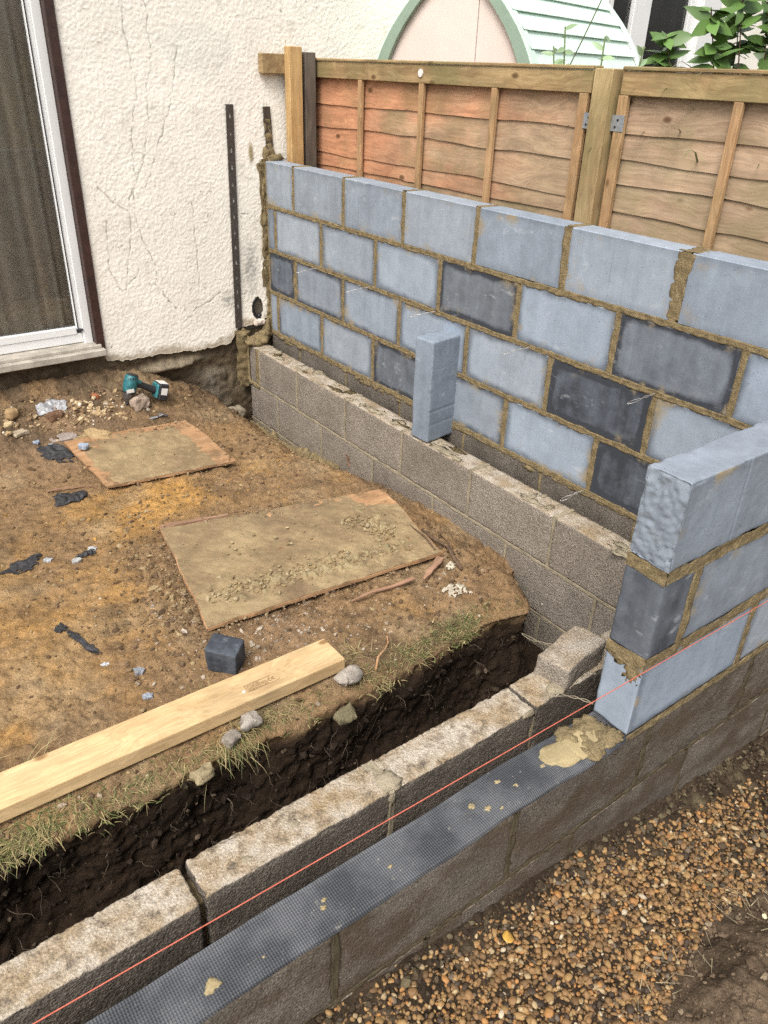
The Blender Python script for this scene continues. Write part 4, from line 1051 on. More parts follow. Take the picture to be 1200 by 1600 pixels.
m = MB(); m.box((2.45, .55, .6), (3.8, .58, 2.4)); m.box((2.44, -.24, .6), (2.52, .58, 2.4)); m.box((3.72, -.19, .6), (3.8, .58, 2.4)); m.box((2.45, -.2, .6), (3.8, .58, .78)); m.box((2.45, -.2, 2.3), (3.8, .58, 2.4))
hp(m.build('room', MAT['room'], win))
xs = np.linspace(3.02, 3.5, 90); zs = np.linspace(.8, 2.24, 12); X, Z = np.meshgrid(xs, zs, indexing='ij'); Y = -.13 + .016 * np.sin(X * 70 + 3 * fbm(X, 0, 0, 4, 2, 3)) + 0 * Z
o = link('curtain', np_mesh('curtain', np.stack([X, Y, Z], -1).reshape(-1, 3), grid_f(*X.shape), True), MAT['net'])
tag(o, "grey curtain in the neighbouring white-framed window above the fence", 'curtain')

# broken black pipe end in the wall by the corner
pts = [(-.078 + .028 * math.cos(a), -.272, .135 + .052 * math.sin(a)) for a in np.linspace(.5 * math.pi, 1.75 * math.pi, 14)]
o = MB().tube(pts, .012, 8).build('pipe_end', MAT['black_pipe'], None, True); tag(o, 'broken black pipe end in a hole near the wall corner', 'pipe')
chunk('render_chip', (.07, .03, .03), .004, .008, 83, MAT['stone'], (-.085, -.292, .045), .2, 'loose pinkish white render chip below the black pipe hole', 'render chip', 30, colr=(.62, .52, .44))

# ------------------------------------------------------------------ perforated wall straps
def strap(p0, p1, label, wdt=.040):
    L = math.hypot(p1[0] - p0[0], p1[1] - p0[1]); n = int(L / .078); cols = [-wdt/2, -.0048, .0048, wdt/2]; rows_ = [0.0]
    for i in range(n):
        c = .03 + i * .078; rows_ += [c, c + (.022 if i % 3 else .014)]
    rows_.append(L)
    hook = (.006, 0, 0, .006)
    v = [(c, -h if 0 else 0, r) for r in rows_ for c in cols]; f = []
    for i in range(len(rows_) - 1):
        for j in range(3):
            if j == 1 and i % 2 == 1: continue
            f.append((i*4+j, i*4+j+1, (i+1)*4+j+1, (i+1)*4+j))
    # folded side flanges
    b = len(v)
    for r in rows_: v += [(cols[0] - .001, .003, r), (cols[3] + .001, .003, r)]
    for i in range(len(rows_) - 1):
        f.append((i*4, (i+1)*4, b + (i+1)*2, b + i*2)); f.append((i*4+3, b + i*2 + 1, b + (i+1)*2 + 1, (i+1)*4+3))
    me = py_mesh('wall_strap', v, f); o = link('wall_strap', me, MAT['strap'], None, (p0[0], Y_HOUSE - .010, p0[1]), (0, math.atan2(p1[0] - p0[0], p1[1] - p0[1]), 0))
    md = o.modifiers.new('thickness', 'SOLIDIFY'); md.thickness = .0022
    tag(o, label, 'wall strap', 'slotted steel wall straps'); return o
strap((-.203, .045), (-.181, 1.15), 'long slotted steel strap fixed upright on the cream house wall')
strap((.040, .85), (.023, 1.14), 'short slotted steel strap end above the tall block wall corner')

# ------------------------------------------------------------------ fence
def slat_mesh(y0, y1, zt, zb, seed, lap):
    n = 26; ys = np.linspace(y0, y1, n)
    wane = .016 * fbm(ys, seed * 3.3, 0, 2.6, 3, seed) + .004 * fbm(ys, seed * 5.3, 0, 9, 2, seed + 1)
    # a thicker lower edge stands proud of the slat below
    top = np.stack([np.full(n, .318), ys, np.full(n, zt)], -1); fb = np.stack([np.full(n, .3095) + 0 * ys, ys, zb + wane], -1); bb = fb + np.array([.009, 0, 0]); tb = top + np.array([.004, 0, 0])
    v = np.concatenate([top, fb, bb, tb]); k = np.arange(n - 1); f = []
    for a, b in ((0, 1), (1, 2), (2, 3), (3, 0)): f.append(np.stack([a*n+k, a*n+k+1, b*n+k+1, b*n+k], -1))
    return np_mesh('slat', v, np.concatenate(f), False)
def fence_panel(y0, y1, bats, zbs, smat, label, seed):
    t = empty('timber_fence', (.31, (y0+y1)/2, -.35)); tag(t, label, 'fence', 'lapped timber fence panels', kind='thing'); off = -Vector(t.location)
    def pt(o): o.location = off; return o
    prev = 1.30
    for i, zb in enumerate(zbs):
        pt(link('slat', slat_mesh(y0 - .004, y1 + .004, prev + .028, zb, seed + i, .03), smat, t)); prev = zb
    pt(MB().box((.284, y1, 1.275), (.300, y0, 1.347)).build('top_rail', MAT['rail'], t, bevel=.002))
    pt(MB().box((.278, y1, 1.3475), (.338, y0, 1.360)).build('capping', MAT['rail'], t, bevel=.003))
    pt(MB().box((.320, y1, 1.275), (.336, y0, 1.347)).build('top_rail', MAT['rail'], t, bevel=.002))
    for b in bats:
        e = .020 if b in (bats[0], bats[-1]) else .0155
        pt(MB().box((.2835, b - e, -.33), (.3005, b + e, 1.2745)).build('batten', MAT['batten'], t, bevel=.002))
    return t
zL = [1.160, 1.060, .936, .872, .768, .66, .55, .44, .33, .22, .11, 0., -.11, -.22, -.33]
zR = [1.154, 1.075, 1.000, .90, .79, .68, .57, .46, .35, .24, .13, .02, -.09, -.2, -.33]
p1 = fence_panel(-.268, -2.135, [-.285, -.730, -1.194, -1.650, -2.105], zL, MAT['fence_orange'], 'orange lapped fence panel between house post and middle post', 60)
p2 = fence_panel(-2.262, -4.09, [-2.278, -2.705, -3.15, -3.60, -4.07], zR, MAT['fence_tan'], 'tan lapped fence panel right of the middle post', 90)
o = MB().tube([(.284, -1.19, 1.314), (.279, -1.19, 1.314)], .0155, 16).build('cap', MAT['label'], p1, False); o.location = -Vector(p1.location)
def post(name, lo, hi, mat, label, brackets=()):
    t = empty(name, ((lo[0]+hi[0])/2, (lo[1]+hi[1])/2, lo[2])); tag(t, label, 'fence post', kind='thing')
    MB().box(lo, hi).build('post', mat, t, bevel=.003).location = -Vector(t.location)
    for b in brackets: b(t)
    return t
def clip(y0, y1, xa, label=None):
    def f(t):
        e = MB().box((xa, y0, 1.165), (xa + .0016, y1, 1.215)); o = e.build('bracket', MAT['zinc'], t); o.location = -Vector(t.location)
        s = MB().tube([(xa - .0002, (y0+y1)/2, 1.20), (xa - .002, (y0+y1)/2, 1.20)], .004, 8); s.tube([(xa - .0002, (y0+y1)/2 + .008, 1.178), (xa - .002, (y0+y1)/2 + .008, 1.178)], .004, 8)
        q = s.build('screw', MAT['black_rubber'], o); q.location = (0, 0, 0)
    return f
post('fence_post', (.250, -2.247, -.38), (.325, -2.168, 1.352), MAT['post'], 'green tinged square fence post between the two lapped panels', (clip(-2.168, -2.122, .2812), clip(-2.30, -2.247, .2812)))
post('fence_post', (.112, -.375, -.35), (.186, -.325, 1.405), MAT['pale_post'], 'pale new timber post standing against the cream house wall')
post('fence_post', (.205, -.37, -.35), (.268, -.30, 1.383), MAT['dark_post'], 'dark weathered post just behind the pale new post')
o = MB().box((-.012, -.326, 1.285), (.20, -.286, 1.372)).build('timber_block', MAT['rail'], None, bevel=.003); tag(o, 'short timber spacer block on the house wall behind pale post', 'timber block')

# ------------------------------------------------------------------ neighbour's arched playhouse
ph_ = empty('playhouse', (.83, -1.32, -.38)); tag(ph_, 'mint green arched playhouse with pale pink end behind the fence', 'playhouse', kind='thing')
A = Vector((-.31, .95, 0)).normalized(); Dd = Vector((.95, .31, 0)).normalized(); Wd = .86; Lr = 1.34
prof = [(-.38, .555), (.6, .555), (1.0, .525), (1.2, .482), (1.35, .43), (1.42, .396), (1.5, .345), (1.58, .276), (1.65, .205), (1.72, .125), (1.77, .065), (1.81, 0.)]
zz = np.array([p[0] for p in prof]); ww = np.array([p[1] for p in prof])
def hw(z): return float(np.interp(z, zz, ww))
def PH(a, z, d): # a across from centre (+ = left seen from the garden), z absolute height, d depth
    c = A * (Wd / 2 + a) + Dd * d; return (c.x, c.y, z + .38)
def quadstrip(name, rows_, mat, th=.0):
    v = []; f = []
    for r in rows_: v += list(r)
    k = len(rows_[0])
    for i in range(len(rows_) - 1):
        for j in range(k - 1): f.append((i*k+j, i*k+j+1, (i+1)*k+j+1, (i+1)*k+j))
    o = link(name, py_mesh(name, v, f), mat, ph_)
    if th: md = o.modifiers.new('thickness', 'SOLIDIFY'); md.thickness = th; md.offset = 0
    return o
hs_ = list(np.linspace(-.38, 1.808, 60))
seam = -.12
quadstrip('gable_panel', [[PH(-hw(z), z, .012), PH(max(-hw(z), seam - .0015) if -hw(z) < seam else -hw(z), z, .012)] for z in hs_ if hw(z) > .125], MAT['pink'], .008)
quadstrip('gable_panel', [[PH(max(-hw(z), seam + .0015), z, .010), PH(hw(z), z, .010)] for z in hs_], MAT['pink'], .008)
for sg in (-1, 1):
    quadstrip('trim', [[PH(sg * hw(z), z, -.012), PH(sg * max(hw(z) - .062, 0), z, -.012)] for z in hs_], MAT['sage'], .026)
    quadstrip('trim', [[PH(sg * (hw(z) + .006), z, -.02), PH(sg * (hw(z) + .006), z, .035)] for z in hs_], MAT['mint'], .014)
    zb = [1.795 - .075 * i for i in range(28)]
    for i in range(len(zb) - 1):
        z1, z0 = zb[i], zb[i+1]
        o = quadstrip('roof_board', [[PH(sg * (hw(z1) + .002), z1, .0), PH(sg * (hw(z1) + .002), z1, Lr)], [PH(sg * (hw(z0) + .016), z0 + .004, .0), PH(sg * (hw(z0) + .016), z0 + .004, Lr)], [PH(sg * (hw(z0) + .001), z0 + .001, .0), PH(sg * (hw(z0) + .001), z0 + .001, Lr)]], MAT['mint'])
quadstrip('trim', [[PH(-(hw(z) + .022), z, Lr - .01), PH(-(hw(z) + .022), z, Lr + .02)] for z in hs_], MAT['mint'], .016)
quadstrip('back_panel', [[PH(-hw(z), z, Lr - .02), PH(hw(z), z, Lr - .02)] for z in hs_], MAT['pink'], .01)

# ------------------------------------------------------------------ plants behind the fence
def leaf_arrays(base, dirv, up, L, W, bend, n=4):
    d = Vector(dirv).normalized(); u = Vector(up); s = d.cross(u)
    if s.length < 1e-3: s = d.cross(Vector((1, 0, 0)))
    s.normalize(); nn = s.cross(d); v = []; p = Vector(base)
    for i in range(n + 1):
        t = i / n; w_ = W * math.sin(math.pi * (0.08 + .92 * t) ** .8) * (1 if t < 1 else .05)
        c = Vector(base) + d * L * t - nn * (-bend * L * t * t)
        v += [c - s * w_, c + nn * (-.15 * w_), c + s * w_]
    f = []
    for i in range(n):
        for j in (0, 1): f.append((i*3+j, i*3+j+1, (i+1)*3+j+1, (i+1)*3+j))
    return v, f
class LeafSet:
    def __init__(s): s.v = []; s.f = []; s.c = []
    def add(s, v, f, c): b = len(s.v); s.v += [tuple(q) for q in v]; s.f += [tuple(b + i for i in q) for q in f]; s.c += [c] * len(v)
    def build(s, name, mat, parent=None):
        me = py_mesh(name, s.v, s.f, True); at = me.color_attributes.new('Col', 'FLOAT_COLOR', 'POINT')
        at.data.foreach_set('color', np.concatenate([np.array(s.c), np.ones((len(s.c), 1))], 1).astype(np.float32).ravel()); return link(name, me, mat, parent)
MAT['leafv'] = leaf_mat('garden_leaf', (1, 1, 1), .4)
rr = random.Random(3)
sh = empty('leafy_shrub', (.88, -2.62, -.38)); tag(sh, 'broad leaved dark green shrub rising behind the right fence panel', 'shrub', kind='thing')
ls = LeafSet(); st = MB()
for i in range(26):
    a = rr.uniform(0, 6.28); b0 = (0.25 * rr.uniform(-1, 1), .25 * rr.uniform(-1, 1), 0); tip = (b0[0] + .28 * math.cos(a), b0[1] + .36 * math.sin(a), rr.uniform(1.84, 2.12))
    pts = bezier(b0, (b0[0], b0[1], .8), (tip[0] * .8, tip[1] * .8, tip[2] - .3), tip, 8); st.tube(pts, [.005 * (1 - .08 * k) for k in range(9)], 5)
    for k in range(30):
        t = rr.uniform(.80, 1.0); ti = t * 7.999; p = pts[int(ti)].lerp(pts[int(ti) + 1], ti % 1); az_ = rr.uniform(0, 6.28); d = (math.cos(az_), math.sin(az_), rr.uniform(-.6, .8)); g = rr.uniform(.6, 1.35)
        ls.add(*leaf_arrays(p, d, (rr.uniform(-1, .2), rr.uniform(-1, .2), rr.uniform(.2, 1)), rr.uniform(.06, .11), rr.uniform(.016, .027), -.2), (.11 * g, .20 * g, .05 * g))
ls.build('foliage', MAT['leafv'], sh); st.build('stem', MAT['stick'], sh, True)
gs = empty('strappy_plant', (.60, -2.52, -.38)); tag(gs, 'long narrow grassy leaves arching above the right fence panel', 'plant', kind='thing')
ls = LeafSet()
for i in range(60):
    a = rr.uniform(0, 6.28); L = rr.uniform(.5, .95); o0 = Vector((.10 * rr.uniform(-1, 1), .2 * rr.uniform(-1, 1), rr.uniform(1.35, 1.55)))
    t = Vector((math.cos(a) * .45, math.sin(a) * .55, rr.uniform(.15, .6))) ; pts = bezier(o0 - Vector((0, 0, .5)), o0, o0 + t * L * .7, o0 + Vector((t.x * L * 1.3, t.y * L * 1.3, t.z * L * .45)), 8); g = rr.uniform(.6, 1.4)
    v = []; s_ = Vector((-math.sin(a), math.cos(a), 0))
    for k, p in enumerate(pts): w_ = .0045 * math.sin(math.pi * (.15 + .85 * k / 8.0)) + .0003; v += [p - s_ * w_, p + s_ * w_]
    ls.add(v, [(2*k, 2*k+1, 2*k+3, 2*k+2) for k in range(8)], (.17 * g, .24 * g, .09 * g) if rr.random() < .7 else (.30 * g, .26 * g, .13 * g))
ls.build('leaves', MAT['leafv'], gs)
wd = empty('weed', (.42, -2.05, -.38)); tag(wd, 'small leafy weed poking up over the middle of the fence', 'weed', kind='thing')
ls = LeafSet(); st = MB()
for (dx, dy, h, n) in ((0, 0, 1.83, 12), (-.03, .10, 1.86, 10), (.02, -.10, 1.80, 8), (.0, .16, 1.80, 6)):
    pts = bezier((0, 0, 0), (dx * .3, dy * .3, .8), (dx, dy, 1.4), (dx * 1.6, dy * 1.5, h), 10); st.tube(pts, [.003] * 11, 5)
    for k in range(n):
        t = 1 - .03 * k - rr.random() * .02; p = pts[10] + (pts[9] - pts[10]) * ((1 - t) * 6); az_ = k * 2.4 + dx * 50; g = rr.uniform(.7, 1.3)
        ls.add(*leaf_arrays(p, (math.cos(az_), math.sin(az_), rr.uniform(-.3, .7)), (-.8 + rr.uniform(-.4, .4), -.8 + rr.uniform(-.4, .4), .5), rr.uniform(.035, .055), .010, -.2), (.26 * g, .36 * g, .20 * g))
ls.build('leaves', MAT['leafv'], wd); st.build('stem', plain('green_stem', (.12, .16, .06), .6, .3, 0, .2, 50, 0), wd, True)
o = MB().tube(bezier((.42, -1.86, 1.28), (.45, -1.92, 1.45), (.5, -1.98, 1.6), (.55, -2.05, 1.95), 12), .0022, 5).build('plant_stalk', plain('stalk', (.10, .12, .05), .6, .3, 0, .2, 50, 0), None, True); tag(o, 'single thin dark stalk leaning across the mint playhouse roof', 'stalk')

# ------------------------------------------------------------------ boards and timber on the soil
def board(name, corners, th, label, seed, cover, edge_keep, wet):
    """sheet of plywood given by 4 corners (x, y, z of its underside), mortar smear as a part"""
    c = [np.array(p, float) for p in corners]
    cen = sum(c) / 4
    n, m_ = 110, 80
    u = np.linspace(0, 1, n); v_ = np.linspace(0, 1, m_); U, V = np.meshgrid(u, v_, indexing='ij')
    rag = lambda q, s: .010 * fbm(q, s, 0, 9, 3, seed + s)
    Ue = U + (U < .5) * (1 - 2 * np.minimum(U, .5)) * rag(V, 1) + (U > .5) * (2 * np.maximum(U, .5) - 1) * rag(V, 2)
    Ve = V + (V < .5) * (1 - 2 * np.minimum(V, .5)) * rag(U, 3) + (V > .5) * (2 * np.maximum(V, .5) - 1) * rag(U, 4)
    P = (c[0] * (1-Ue)[..., None] + c[1] * Ue[..., None]) * (1-Ve)[..., None] + (c[3] * (1-Ue)[..., None] + c[2] * Ue[..., None]) * Ve[..., None]
    P = P - cen; P[..., 2] += .012 * fbm(P[..., 0], P[..., 1], 0, 2.2, 2, seed) + .0012 * fbm(P[..., 0], P[..., 1], 0, 30, 3, seed + 8)
    top = P.copy(); top[..., 2] += th
    N_ = n * m_; idx = np.arange(N_).reshape(n, m_); ring = np.concatenate([idx[:, 0], idx[-1, 1:], idx[-2::-1, -1], idx[0, -2:0:-1]]); r2 = np.roll(ring, -1)
    F = np.concatenate([grid_f(n, m_), grid_f(n, m_)[:, ::-1] + N_, np.stack([ring, ring + N_, r2 + N_, r2], -1)])
    me = np_mesh(name, np.concatenate([top.reshape(-1, 3), P.reshape(-1, 3)]), F, False)
    o = link(name, me, MAT['ply'], None, cen); tag(o, label, 'plywood board')
    # mortar spread
    n2, m2_ = 300, 220
    u = np.linspace(.004, .996, n2); v_ = np.linspace(.004, .996, m2_); U, V = np.meshgrid(u, v_, indexing='ij')
    from_i = (U * (n - 1)); ii = np.clip(from_i.astype(int), 0, n - 2); fu = (from_i - ii)[..., None]; jf = V * (m_ - 1); jj = np.clip(jf.astype(int), 0, m_ - 2); fv = (jf - jj)[..., None]
    T = (top[ii, jj] * (1-fu) + top[ii+1, jj] * fu) * (1-fv) + (top[ii, jj+1] * (1-fu) + top[ii+1, jj+1] * fu) * fv
    x, y = T[..., 0], T[..., 1]
    ed = np.minimum(np.minimum(U, 1-U), np.minimum(V, 1-V))
    cov = cover(U, V) + .5 * fbm(x, y, 0, 5, 4, seed + 20) + .25 * fbm(x, y, 0, 22, 3, seed + 25) - edge_keep * (1 - sstep(ed / .10))
    crumb = np.clip(fbm(x, y, 0, 36, 2, seed + 31) - .12, 0, 1) * sstep((cov - .1) / .3) * wet(U, V)
    streak = fbm(x * .35 + y, y * .25 - x * .9, 0, 45, 3, seed + 35)
    th_m = np.clip(cov, 0, .5) * .006 + crumb * .034 + .0026 * streak * (cov > .05) - .0006
    T = T.copy(); T[..., 2] += th_m
    k = cov > 0.02
    keep = (k[:-1, :-1] & k[1:, :-1] & k[1:, 1:] & k[:-1, 1:])
    C = lerpc(np.array([.33, .245, .135]), np.array([.24, .17, .095]), np.clip(.5 + 1.2 * fbm(x, y, 0, 6, 4, seed + 40) + .5 * streak, 0, 1))
    C = lerpc(C, np.array([.15, .10, .06]), np.clip(fbm(x, y, 0, 4, 4, seed + 44) * 2.0 - .30, 0, .75))
    C = lerpc(C, np.array([.30, .25, .14]), np.clip(crumb * 2.2, 0, .6))
    f = grid_f(n2, m2_, keep)
    used = np.unique(f); remap = -np.ones(n2 * m2_, int); remap[used] = np.arange(len(used))
    me = np_mesh('mortar_smear', T.reshape(-1, 3)[used], remap[f], True, C.reshape(-1, 3)[used])
    q = link('mortar_smear', me, MAT['smear'], o)
    return o
board('plywood_board', [(-1.318, -.640, -.245), (-1.275, -1.100, -.292), (-.700, -1.180, -.290), (-.728, -.680, -.258)], .010, 'smaller plywood board with wet mortar near the cordless driver', 130,
      lambda U, V: .62 - 1.6 * sstep((np.abs(V - .46) - .33) / .2) - .5 * (U < .12) - .6 * sstep((.30 - V) / .12) * sstep((.35 - U) / .15), .20, lambda U, V: .15 + 0 * U)
board('plywood_board', [(-1.228, -1.560, -.298), (-.290, -1.775, -.288), (-.415, -2.325, -.288), (-1.350, -2.243, -.288)], .012, 'larger plywood board caked with dried mortar in the middle of the clay', 150,
      lambda U, V: .52 - .55 * sstep((U - .80) / .1) * sstep((.35 - V) / .2) - .25 * sstep((.12 - V) / .1) * (U > .4), .04, lambda U, V: .06 + 1.0 * np.exp(-((V - .80 - .1 * (U - .5)) / .09) ** 2) * (U > .15) + .7 * np.exp(-(((U - .86) / .08) ** 2 + ((V - .4) / .2) ** 2)))
# soil and crumbs trodden onto the boards' edges
def on_boards():
    r = np.random.default_rng(33); P = []; S_ = []; C_ = []
    def edge(a, b, n, spread, z):
        t = r.uniform(size=n); p = np.array(a)[None] * (1 - t[:, None]) + np.array(b)[None] * t[:, None]; p = p + r.normal(0, spread, (n, 2))
        for q in p: P.append((q[0], q[1], z)); S_.append(.0018 * (5 ** (r.uniform() ** 2.0))); C_.append(np.array([[.21, .14, .08], [.30, .22, .13], [.15, .10, .06]][r.integers(3)]) * r.uniform(.8, 1.2))
    edge((-1.228, -1.56), (-1.35, -2.243), 420, .030, -.287); edge((-1.35, -2.243), (-.6, -2.31), 300, .03, -.287); edge((-1.2, -1.59), (-.5, -1.73), 200, .03, -.283); edge((-1.0, -2.05), (-.5, -2.0), 160, .10, -.284)
    edge((-1.318, -.66), (-.73, -.69), 260, .03, -.247); edge((-1.275, -1.09), (-.70, -1.17), 160, .03, -.291); edge((-.71, -.7), (-.70, -1.15), 120, .025, -.275)
    def flakes(a, b, n, spread, z, smax):
        t = r.uniform(size=n); p = np.array(a)[None] * (1 - t[:, None]) + np.array(b)[None] * t[:, None]; p = p + r.normal(0, spread, (n, 2))
        for q in p: P.append((q[0], q[1], z + .001)); S_.append(.0025 * ((smax / .0025) ** (r.uniform() ** 1.6))); C_.append(np.array([[.30, .225, .12], [.25, .18, .095], [.34, .27, .16]][r.integers(3)]) * r.uniform(.85, 1.15))
    flakes((-1.25, -2.10), (-.52, -2.20), 520, .035, -.275, .013); flakes((-.56, -1.92), (-.50, -2.12), 160, .035, -.274, .013); flakes((-1.2, -1.95), (-.6, -1.9), 60, .12, -.275, .009); flakes((-1.2, -.85), (-.85, -.92), 40, .08, -.266, .006)
    o = scatter('crumbs', np.array(P), np.array(S_), np.array(C_), MAT['stone'], 1, .7, .3, 19, .3); tag(o, 'crumbs of earth trodden onto the plywood boards', 'crumbs', kind='stuff')
on_boards()
# splinters of the board
def plank(name, p0, p1, w0, w1, th, mat, label, cat, seed=0, group=None):
    a, b = Vector(p0), Vector(p1); d = (b - a); L = d.length; n = 14; v = []; f = []
    for i in range(n + 1):
        t = i / n; ww_ = (w0 + (w1 - w0) * t) / 2 * (1 + .3 * float(fbm(t * 6, seed, 0, 1, 2, seed)))
        for s_, z in ((-1, 0), (1, 0), (1, th), (-1, th)): v.append((t * L - L / 2, s_ * ww_ + .006 * float(fbm(t * 3, seed + 5, 0, 1, 2, seed)), z + .004 * float(fbm(t * 4, 2, 0, 1, 2, seed))))
    for i in range(n):
        for k in range(4): f.append((i*4+k, i*4+(k+1) % 4, (i+1)*4+(k+1) % 4, (i+1)*4+k))
    f += [(3, 2, 1, 0), (n*4, n*4+1, n*4+2, n*4+3)]
    o = link(name, py_mesh(name, v, f), mat, None, (a + b) / 2, (0, -math.asin(d.z / L), math.atan2(d.y, d.x))); return tag(o, label, cat, group)
plank('wood_splinter', (-1.222, -1.535, -.297), (-.96, -1.615, -.283), .030, .012, .007, MAT['redwood'], 'pinkish torn strip of plywood at the back edge of the larger board', 'wood strip', 3)
plank('wood_splinter', (-1.19, -1.565, -.300), (-1.04, -1.60, -.292), .020, .010, .006, MAT['redwood'], 'shorter pink splinter beside the torn plywood strip', 'wood strip', 4)
plank('wood_splinter', (-.435, -2.345, -.285), (-.57, -2.405, -.297), .034, .010, .006, MAT['redwood'], 'reddish splinter peeling off the near corner of the larger board', 'wood strip', 5)
plank('wood_splinter', (-.60, -2.385, -.292), (-.86, -2.36, -.300), .016, .006, .006, MAT['redwood'], 'long thin red-brown splinter along the near edge of the larger board', 'wood strip', 6)
plank('wood_splinter', (-.150, -1.318, -.42), (-.185, -1.33, -.32), .014, .004, .006, MAT['redwood'], 'short stake of wood leaning on the low grey wall', 'wood strip', 7)
plank('wood_splinter', (-1.50, -.98, -.300), (-1.32, -1.02, -.302), .012, .006, .004, MAT['redwood'], 'thin pale splinter on the clay left of the smaller board', 'wood strip', 8)

# long timber
tb = empty('timber_joist', (-1.75, -2.58, -.31)); tag(tb, 'long yellow softwood joist lying beside the trench edge', 'timber', kind='thing')
tb.rotation_euler = (math.radians(-1.5), 0, math.radians(-.75))
def timber_mesh():
    bm = bmesh.new(); bmesh.ops.create_cube(bm, size=1.0); bmesh.ops.scale(bm, vec=(1.34, .124, .046), verts=bm.verts); bmesh.ops.bevel(bm, geom=list(bm.edges), offset=.0035, segments=2, affect='EDGES', profile=0.5); me = bpy.data.meshes.new('joist'); bm.to_mesh(me); bm.free(); return me
link('joist', timber_mesh(), MAT['timber'], tb, (0, 0, .034))
st = MB()
def ln(x0, y0, x1, y1, wd_=.0011):
    d = Vector((x1 - x0, y1 - y0, 0)); nn = Vector((-d.y, d.x, 0)).normalized() * wd_ / 2; b = len(st.v)
    st.v += [(x0 - nn.x, y0 - nn.y, 0), (x1 - nn.x, y1 - nn.y, 0), (x1 + nn.x, y1 + nn.y, 0), (x0 + nn.x, y0 + nn.y, 0)]; st.f.append((b, b+1, b+2, b+3))
ln(0, 0, .105, 0); ln(0, .030, .085, .030); ln(0, 0, 0, .030)
rr = random.Random(8)
for r_ in range(4):
    x = .004
    while x < (.066 if r_ < 3 else .04):
        w_ = rr.uniform(.002, .007); ln(x, .0045 + r_ * .0065, x + w_, .0045 + r_ * .0065 + rr.uniform(-.0004, .0004), .0024); x += w_ + rr.uniform(.0012, .003)
for cx in (.078, .090):   # the two arcs of the CE mark
    q = [(cx + .0052 * math.cos(a), .0145 + .0065 * math.sin(a)) for a in np.linspace(math.radians(60), math.radians(300), 10)]
    for a, b in zip(q[:-1], q[1:]): ln(a[0], a[1], b[0], b[1], .0016)
ln(.0852, .0145, .0892, .0145, .0014)
o = st.build('stamp', MAT['ink'], tb, loc=(.355, -.030, .0585)); o['label'] = 'faint inked grading stamp with CE mark'
o = MB().tube([(.345, -.022, .0575), (.345, -.022, .0592)], .005, 10).build('paint_spot', MAT['label'], tb)

# ------------------------------------------------------------------ cordless driver
dr = empty('impact_driver', (-.90, -.49, -.20)); tag(dr, 'teal and black cordless impact driver resting nose down on the soil', 'power tool', kind='thing')
def lathe(axis0, axis1, prof_, n=18):
    a, b = Vector(axis0), Vector(axis1); d = b - a; L = d.length; d.normalize(); x = d.cross(Vector((0, 1, 0.1))).normalized(); y = d.cross(x); m = MB(); v = []; f = []
    for t, r in prof_:
        for k in range(n): g = 2 * math.pi * k / n; v.append(a + d * (t * L) + (x * math.cos(g) + y * math.sin(g)) * r)
    for i in range(len(prof_) - 1):
        for k in range(n): f.append((i*n+k, i*n+(k+1) % n, (i+1)*n+(k+1) % n, (i+1)*n+k))
    f.append(tuple(range(n))[::-1]); f.append(tuple((len(prof_)-1)*n + k for k in range(n))); m.add(v, f); return m
tip, back = (-.055, .0, .006), (.000, .0, .170)
def ax(t): return tuple(tip[i] + (back[i] - tip[i]) * t for i in range(3))
lathe(tip, back, [(.42, .024), (.46, .031), (.60, .034), (.80, .034), (.93, .031), (.985, .022), (1.0, .008)]).build('motor_housing', MAT['teal'], dr, True)
nose = lathe(tip, back, [(.14, .012), (.18, .017), (.30, .022), (.40, .0255), (.44, .0255)]).build('nose_cone', MAT['steel'], dr, True)
lathe(tip, back, [(.0, .0035), (.10, .0035), (.101, .0095), (.15, .0095)], 8).build('bit', MAT['steel'], nose, False)
for k in range(7):
    a_ = math.radians(200 + 20 * k); c0, c1 = Vector(ax(.86)), Vector(ax(.93)); off_ = Vector((math.cos(a_) * .0325, math.sin(a_) * .0325, 0))
    MB().tube([c0 + off_, c1 + off_ * .97], .0022, 5).build('vent', MAT['black_rubber'], dr)
lathe(tip, back, [(.965, .0270), (.97, .0275), (.99, .022), (1.003, .008)]).build('rear_cap', MAT['black_rubber'], dr, True)
MB().box((-.052, -.0345, .086), (-.014, -.0325, .104)).build('name_plate', MAT['label'], dr)
lathe(tip, back, [(.435, .0315), (.44, .0325), (.475, .0325), (.48, .0315)]).build('ring', MAT['black_rubber'], dr, True)
hp0, hp1 = Vector(ax(.70)) + Vector((.022, 0, 0)), Vector((.108, -.004, .062))
pts = bezier(hp0, hp0 + Vector((.03, 0, -.012)), hp1 + Vector((-.03, 0, .012)), hp1, 8)
h = MB().tube(pts, [.022, .019, .0175, .017, .017, .0175, .018, .020, .022], 12).build('handle', MAT['black_rubber'], dr, True)
MB().tube([Vector(p) + Vector((0, 0, -.014)) for p in pts[1:3]], [.008, .006], 8).build('trigger', MAT['teal'], h, True)
MB().tube([Vector(p) + Vector((-.002, .0, .006)) for p in pts[0:4]], [.0215, .019, .0165, .010], 12).build('grip_shell', MAT['teal'], h, True)
bat = MB().box((.122, -.040, .012), (.172, .036, .100)).build('battery', MAT['black_rubber'], dr, bevel=.007)
bat.rotation_euler = (0, math.radians(16), 0); bat.location = (-.022, 0, .040)
MB().box((.110, -.037, .022), (.1235, .033, .095)).build('foot', MAT['teal'], bat, bevel=.005)
MB().box((.122, -.030, .1002), (.168, .026, .1022)).build('label_plate', MAT['label'], bat, bevel=.0008)
MB().box((.132, -.0412, .045), (.164, -.0402, .080)).build('side_label', MAT['label'], bat)
